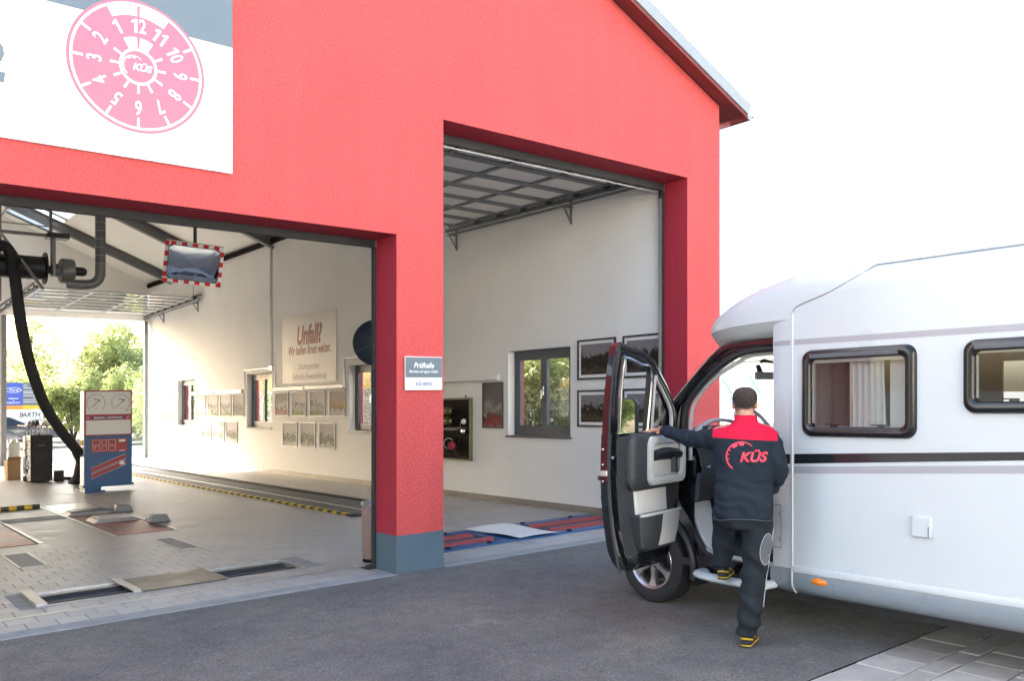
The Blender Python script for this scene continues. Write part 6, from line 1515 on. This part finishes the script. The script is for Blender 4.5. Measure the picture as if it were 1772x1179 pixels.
# ---- shoes
def shoe(heel, z, yaw, name):
    d = (PF * math.cos(yaw) + PR * math.sin(yaw)); s_ = Vector((d.y, -d.x, 0))
    S = lambda t, w_, h: heel + d * t + s_ * w_ + Vector((0, 0, z + h))
    up_ = MB(); rg = []
    for t, w_, h in ((-.005, .030, .075), (.02, .036, .10), (.07, .038, .105), (.12, .042, .085), (.17, .047, .065), (.22, .047, .055), (.26, .037, .045), (.28, .015, .035)):
        rg.append([S(t, w_ * math.cos(R(a)), .022 + (h - .02) * max(0, math.sin(R(a))) ** .8) for a in range(0, 181, 15)] + [S(t, -w_, .02), S(t, w_, .02)])
    up_.loft(rg); u = up_.build('shoe', 'shoe_black', man, smooth=50)
    so = MB(); out = [(-.012, .018), (.0, .034), (.08, .040), (.17, .051), (.23, .050), (.275, .035), (.292, .0)]; ol = out + [(t, -w_) for t, w_ in out[::-1][1:]]
    ol = [(-.012, -.018)] [:0] + ol
    so.prism(ol, lambda p, q, t: S(p, q, t), 0, .012); so.build('sole', 'shoe_black', u)
    so = MB(); so.prism([(p * 1.004 - .001, q * 1.03) for p, q in ol], lambda p, q, t: S(p, q, t), .0125, .020); so.build('yellow_sole_stripe', 'yellow', u)
    so = MB(); so.prism([(p * .99, q * .98) for p, q in ol], lambda p, q, t: S(p, q, t), .0203, .03); so.build('midsole', 'shoe_black', u)
    m = MB(); m.tube([S(.03, .0385, .05), S(-.006, .022, .06), S(-.006, -.022, .06), S(.03, -.0385, .05)], .006, 6); m.tube([S(.07, .041, .075), S(.12, .042, .05)], .005, 6); m.tube([S(.07, -.041, .075), S(.12, -.042, .05)], .005, 6); m.build('yellow_trim', 'yellow', u)
shoe(Q(-.055, .0, 0), .0, R(9), 'shoe'); shoe(Q(.345, -.165, 0), .372, R(8), 'shoe')
# watch
wv = (Q(*HL) - Q(*WRL)).normalized(); wc = Q(*lerp(WRL, HL, .12))
MB().lathe([(.030, -.010), (.033, -.008), (.033, .008), (.030, .010)], wc, wv, 20).build('watch', 'black_plastic', man, smooth=True)
# ================================================================== outside
def leaf_cloud(mb, blobs, n, size, seed, m=0):
    """leaf-sized faces scattered through the volume of overlapping lumps"""
    rg = random.Random(seed)
    tot = sum(b[3] * b[4] * b[5] for b in blobs)
    for cx, cy, cz, rx, ry, rz in blobs:
        for _ in range(int(n * rx * ry * rz / tot)):
            while True:
                x, y, z = rg.uniform(-1, 1), rg.uniform(-1, 1), rg.uniform(-1, 1); q = x * x + y * y + z * z
                if .25 < q < 1: break
            k = 1 + .22 * noise.noise(Vector((cx + x * 1.9, cy + y * 1.9, cz + z * 1.9)))
            p = Vector((cx + x * rx * k, cy + y * ry * k, cz + z * rz * k))
            a = Vector((rg.gauss(0, 1), rg.gauss(0, 1), rg.gauss(0, .7))).normalized(); b = a.orthogonal().normalized() if rg.random() < .5 else a.cross(Vector((rg.gauss(0, 1), rg.gauss(0, 1), rg.gauss(0, 1)))).normalized()
            s = size * rg.uniform(.6, 1.3)
            mb.add([p - a * s, p + b * s * .55, p + a * s, p - b * s * .55], [(0, 1, 2, 3)], m)
def tree(name, x, y, h, r, n, size, seed, lm, label, group, low=.25):
    rg = random.Random(seed); t = thing(name, (x, y, 0), label, 'tree', group)
    tk = MB(); top_ = Vector((x + rg.uniform(-.3, .3), y, h * .72)); tk.tube(smooth_path([(x, y, -.3), (x + rg.uniform(-.1, .1), y, h * .3), tuple(top_)], 4), [.14 - .010 * i for i in range(9)], 8)
    bl = []
    for k in range(9):
        a = R(40 * k + rg.uniform(-15, 15)); z = h * (low + (1 - low) * rg.uniform(.15, .85)); rr = r * (1 - .55 * abs((z / h) - .5)) * rg.uniform(.35, .75)
        c = Vector((x + rr * math.cos(a), y + rr * math.sin(a), z)); tk.tube([(x, y, z * .6), ((x + c.x) / 2, (y + c.y) / 2, z * .85), tuple(c)], [.05, .035, .012], 6)
        bl.append((c.x, c.y, c.z, r * rg.uniform(.38, .6), r * rg.uniform(.38, .6), h * rg.uniform(.12, .2)))
    bl.append((x, y, h * .86, r * .4, r * .4, h * .14)); bl.append((x, y, h * .5, r * .5, r * .5, h * .2))
    tk.build('trunk', 'bark', t, smooth=True)
    m = MB(); leaf_cloud(m, bl, n, size, seed); m.build('crown', lm, t)
def bush(x, y, h, r, n, size, seed, lm, label, group, name='bush'):
    rg = random.Random(seed); t = thing(name, (x, y, 0), label, 'bush', group)
    tk = MB()
    for k in range(6): a = R(60 * k); tk.tube([(x, y, -.2), (x + .25 * r * math.cos(a), y + .25 * r * math.sin(a), h * .4), (x + .6 * r * math.cos(a), y + .6 * r * math.sin(a), h * .75)], [.04, .03, .01], 5)
    tk.build('stem', 'bark', t)
    bl = [(x + rg.uniform(-.5, .5) * r, y + rg.uniform(-.5, .5) * r, h * rg.uniform(.25, .75), r * rg.uniform(.4, .65), r * rg.uniform(.4, .65), h * rg.uniform(.22, .34)) for _ in range(7)]
    m = MB(); leaf_cloud(m, bl, n, size, seed); m.build('foliage', lm, t)
GT = 'trees behind the yard'
tree('broadleaf_tree', 14.4, 54, 6.9, 2.3, 9000, .13, 11, 'leaf_fresh', 'bright green tree with a rounded top seen through the rear doorway', GT)
tree('broadleaf_tree', 10.6, 58, 8.6, 2.2, 3200, .12, 12, 'leaf_fresh', 'tall sparse pale tree seen through the rear doorway', GT)
tree('broadleaf_tree', 17.6, 57, 5.4, 2.3, 7000, .14, 13, 'leaf_fresh', 'low tree beside the rear door post', GT)
GL = 'trees across the yard, seen in the door mirror'
for k, (x, y, h) in enumerate(((-24, 1.0, 6.5), (-26, 5.5, 5.2), (-23, -4, 7.2))): tree('broadleaf_tree', x, y, h, 2.6, 5000, .16, 70 + k, ('leaf_fresh', 'leaf_mid')[k % 2], ('bright tree reflected in the middle of the open door mirror', 'lower tree reflected in the open door mirror', 'taller tree reflected at the edge of the open door mirror')[k], GL)
GB = 'bushes behind the yard'
bush(9.0, 52, 3.6, 2.0, 5000, .12, 21, 'leaf_fresh', 'pale bush behind the blue advertising board', GB)
bush(11.6, 52, 3.9, 1.9, 6000, .12, 22, 'leaf_fresh', 'yellow green bush behind the black hose', GB)
bush(13.7, 50.5, 3.0, 1.7, 5000, .12, 23, 'leaf_mid', 'dense bush behind the display stand', GB)
bush(15.5, 50, 2.8, 1.6, 5000, .12, 24, 'leaf_fresh', 'bright bush next to the rear door post', GB)
GH = 'hedge bushes beside the side wall'
yy_ = 13.2; k = 0
while yy_ < 50:
    bush(13.8 + .5 * math.sin(yy_), yy_, 4.2 + .5 * math.sin(yy_ * 1.7), 1.6, 6500, .085, 40 + k, ('leaf_mid', 'leaf_fresh')[k % 2], 'tall hedge bush outside the side wall, seen through its windows', GH, 'hedge_bush'); yy_ += 2.5 + (k > 5) * .6; k += 1
# mesh fence along the hedge
fp = None; y = 11.6; k = 0
while y < 44:
    if fp is None:
        t = thing('fence_panel', (11.6, y, 0), 'green wire mesh fence panel in front of the hedge, seen through the side windows', 'fence', 'mesh fence panels')
        m = MB(); m.box(11.57, y - .03, -.1, 11.63, y + .03, 1.75); m.build('post', 'fence_green', t)
        m = MB()
        for i in range(1, 26): m.bar((11.6, y + i * .1, .05), (11.6, y + i * .1, 1.68), .007, .007)
        for z in [.08 + .2 * i for i in range(9)]: m.bar((11.59, y + .03, z), (11.59, y + 2.5, z), .010, .010); m.bar((11.61, y + .03, z), (11.61, y + 2.5, z), .010, .010)
        m.build('wire_mesh', 'fence_green', t); fp = t
    else: copy_tree(fp, (11.6, y, 0))
    y += 2.53; k += 1

# advertising board and banner by the yard edge
ab = thing('advertising_board', (8.07, 46, 0), 'blue and slate advertising board on posts in the rear yard', 'sign')
for u in (7.5, 8.65): MB().box(u - .04, 46.03, -.2, u + .04, 46.1, 2.9).build('post', 'galvanised', ab)
box_part('blue_panel', 'board_blue', ab, 7.32, 45.97, 1.90, 8.06, 46.02, 2.96); box_part('slate_panel', 'board_slate', ab, 8.061, 45.97, 1.90, 8.81, 46.02, 2.96)
box_part('orange_strip', 'board_orange', ab, 7.32, 45.97, 1.72, 8.06, 46.02, 1.898); box_part('yellow_strip', 'yellow', ab, 8.061, 45.97, 1.72, 8.81, 46.02, 1.898)
m = MB(); e = [(7.68 + .33 * math.cos(R(10 * i)), 45.966, 2.62 + .125 * math.sin(R(10 * i))) for i in range(36)]; m.add([(7.68, 45.966, 2.62)] + e, [(0, i + 1, (i + 1) % 36 + 1) for i in range(36)]); m.build('white_oval', 'white_print', ab)
m = MB(); e = [(7.68 + .30 * math.cos(R(10 * i)), 45.964, 2.62 + .105 * math.sin(R(10 * i))) for i in range(36)]; m.add([(7.68, 45.964, 2.62)] + e, [(0, i + 1, (i + 1) % 36 + 1) for i in range(36)]); m.build('blue_oval', 'board_blue', ab)
m = MB(); lettering(m, 'Ford', lambda x, y: (7.68 + x, 45.962, 2.62 + y), size=.20, shear=.25); lettering(m, 'VERKAUF', lambda x, y: (7.68 + x, 45.966, 2.22 + y), size=.10, bold=.02); lettering(m, '&', lambda x, y: (7.68 + x, 45.966, 2.12 + y), size=.10); lettering(m, 'WERKSTATT', lambda x, y: (7.68 + x, 45.966, 2.02 + y), size=.10, bold=.02)
for z, a, b in ((2.84, 8.09, 8.25), (2.72, 8.09, 8.79), (2.56, 8.09, 8.79), (2.48, 8.09, 8.70), (2.36, 8.09, 8.6), (2.26, 8.5, 8.79), (2.15, 8.09, 8.75), (2.05, 8.09, 8.79)): m.box(a, 45.964, z - .012, b, 45.968, z + .012)
m.build('lettering', 'white_print', ab)
bn = thing('banner', (8.2, 46, 0), 'white banner with dark and red lettering under the advertising board', 'banner')
box_part('sheet', 'white_print', bn, 7.40, 45.90, 1.10, 8.92, 45.93, 1.70)
m = MB(); lettering(m, 'ARTH', lambda x, y: (8.40 + x, 45.897, 1.44 + y), size=.30, bold=.02, shear=.2, sx=.95, align='CENTER'); m.build('lettering', 'text_dark', bn)
m = MB(); lettering(m, 'B', lambda x, y: (7.98 + x, 45.897, 1.44 + y), size=.30, bold=.02, shear=.2); m.build('red_letter', 'text_red', bn)
for u in (7.45, 8.85): MB().box(u - .03, 45.935, -.2, u + .03, 45.96, 1.7).build('post', 'galvanised', bn)

# parked car in the rear yard
car = thing('parked_car', (6.8, 43.5, 0), 'dark grey parked car in the yard behind the rear doorway', 'car')
prof_ = [(8.92, .40), (8.94, .58), (8.85, .74), (8.5, .86), (7.95, .96), (7.75, 1.0), (7.05, 1.36), (6.75, 1.44), (5.9, 1.46), (5.35, 1.38), (4.85, 1.05), (4.62, .98), (4.55, .6), (4.58, .38)]
def car_sec(y, ins, k): return [(6.75 + (p - 6.75) * (1 - ins * .3), y, .30 + (q - .30) * 1.0 if q < 1.0 else q - k) for p, q in prof_]
m = MB(); m.loft([[(p, 42.62 + (.16 if q > 1.0 else 0), q) for p, q in prof_], [(p, 42.60 + (.20 if q > 1.0 else 0), q) for p, q in prof_], [(p, 44.35 - (.2 if q > 1.0 else 0), q) for p, q in prof_]]); m.build('body', 'car_paint', car, bevel=.05, seg=2, smooth=40)
for k_, w_ in enumerate([[(7.62, 1.03), (6.98, 1.34), (6.45, 1.38), (6.40, 1.03)], [(6.33, 1.03), (6.37, 1.38), (5.8, 1.39), (5.42, 1.33), (5.15, 1.05)]]):
    m = MB(); m.add([(p, 42.60 + .19 * (q > 1.2) + .005, q) for p, q in w_], [tuple(range(len(w_)))]); m.v = [Vector((p.x, 42.60 + (.03 if p.z < 1.1 else .17) - .02, p.z)) for p in m.v]; m.build('side_window', 'rv_black_film', car)
for u in (8.12, 5.4):
    m = MB(); m.lathe([(.19, -.08), (.29, -.09), (.315, -.06), (.315, .06), (.29, .09), (.19, .09)], (u, 42.70, .315), (0, -1, 0), 28); wq = m.build('wheel', 'tyre', car, smooth=35)
    m = MB(); m.lathe([(.001, .07), (.05, .075), (.19, .06), (.2, .08)], (u, 42.70, .315), (0, -1, 0), 28); m.build('rim', 'alloy', wq, smooth=True)
MB().box(8.80, 42.66, .66, 8.93, 42.95, .77).build('headlight', 'chrome', car, bevel=.02)
MB().box(7.52, 42.42, 1.0, 7.66, 42.58, 1.12).build('wing_mirror', 'car_paint', car, bevel=.03)
tag(MB().box(9.0, 40.6, -.02, 13, 41.0, .12).build('yard_kerb', 'concrete', bevel=.02), 'low pale kerb across the rear yard', 'kerb')
t = thing('red_marker_post', (7.0, 40.0, 0), 'short white post with red reflector beside the parked car', 'post')
box_part('post', 'white_print', t, 6.30, 40.0, 0, 6.42, 40.1, 1.05, bevel=.02); box_part('reflector', 'mirror_red', t, 6.31, 39.99, .72, 6.41, 39.998, .86)

# white neighbouring shed with blue struts, seen through the windscreen
nb = thing('neighbour_shed', (52, 37, 0), 'white shed with blue struts seen through the motorhome windscreen', 'building')
c0 = Vector((50, 46, 0)); c1 = Vector((50, 27.0, 0)); dd = (c1 - c0).normalized(); nn = Vector((-dd.y, dd.x, 0))
if nn.dot(Vector((-.8, -.6, 0))) < 0: nn = -nn
m = MB(); m.loft([[c0, c1, c1 - nn * 6, c0 - nn * 6], [p + Vector((0, 0, 4.2)) for p in (c0, c1, c1 - nn * 6, c0 - nn * 6)]]); m.build('wall', 'neighbour_white', nb)
m = MB(); m.loft([[p + Vector((0, 0, 4.2)) for p in (c0 + nn * .5, c1 + nn * .5, c1 - nn * 6.5, c0 - nn * 6.5)], [p + Vector((0, 0, 4.4)) for p in (c0 + nn * .5, c1 + nn * .5, c1 - nn * 6.5, c0 - nn * 6.5)]]); m.build('roof', 'neighbour_white', nb)
for k_ in range(6):
    q = c0 + dd * (4.2 + 2.3 * k_) + nn * .25
    MB().bar(q + Vector((0, 0, 3.15)), q + dd * .9 + Vector((0, 0, 1.95)), .12, .12, up=nn).build('strut', 'neighbour_blue', nb)
    if k_ % 2 == 0: m = MB(); m.bar(q + dd * .75 + Vector((0, 0, 1.5)), q + dd * 1.45 + Vector((0, 0, 1.5)), .1, .5, up=(0, 0, 1)); m.build('panel', 'neighbour_blue', nb)

# pale building across the yard, behind the photographer
ob_ = thing('opposite_building', (6, -13, 0), 'long pale two storey building across the yard, opposite the red hall', 'building')
ow = [(-9 + 3.4 * k, -7.6 + 3.4 * k, z, z + 1.5) for k in range(10) for z in (1.0, 4.4)]
MB().panel('y', -13.3, -12, 26, -.5, 8.6, ow, .3).build('wall', 'neighbour_wall', ob_)
MB().box(-12, -22, -.5, 26, -13.6, 8.55).build('inner_block', 'board_slate', ob_)
MB().box(-12.4, -22.4, 8.6, 26.4, -12.7, 8.85).build('roof', 'roof_steel', ob_)
for a, b, c, d in ow:
    f = MB()
    for p in ((a, b, c, c + .07), (a, b, d - .07, d), (a, a + .07, c + .07, d - .07), (b - .07, b, c + .07, d - .07), ((a + b) / 2 - .04, (a + b) / 2 + .04, c + .07, d - .07)): f.box(p[0], -13.15, p[2], p[1], -13.08, p[3])
    f = f.build('window', 'white_paint', ob_); MB().add([(a, -13.12, c), (b, -13.12, c), (b, -13.12, d), (a, -13.12, d)], [(0, 1, 2, 3)]).build('pane', 'pane', f)

# ------------------------------------------------------------------ the yard and hall floor fall gently towards the back
def fall(y): return SLOPE * (max(-60.0, min(90.0, y)) - V0)
bpy.context.view_layer.update()
done = set(); todo = []
for o in list(scene.objects):
    if o.type != 'MESH': continue
    if o.data.name not in done:
        done.add(o.data.name); mw = o.matrix_world.copy(); root = o
        while root.parent is not None: root = root.parent
        ly = (o.matrix_world.translation.y)
        for v in o.data.vertices:
            v.co.z -= fall((mw @ v.co).y) - fall(ly)
        o.data.update()
for o in list(scene.objects):
    if o.type in ('CAMERA', 'LIGHT'): continue
    y = o.matrix_world.translation.y
    py = o.parent.matrix_world.translation.y if o.parent else None
    todo.append((o, fall(y) - (fall(py) if py is not None else 0)))
for o, dz in todo: o.location.z -= dz
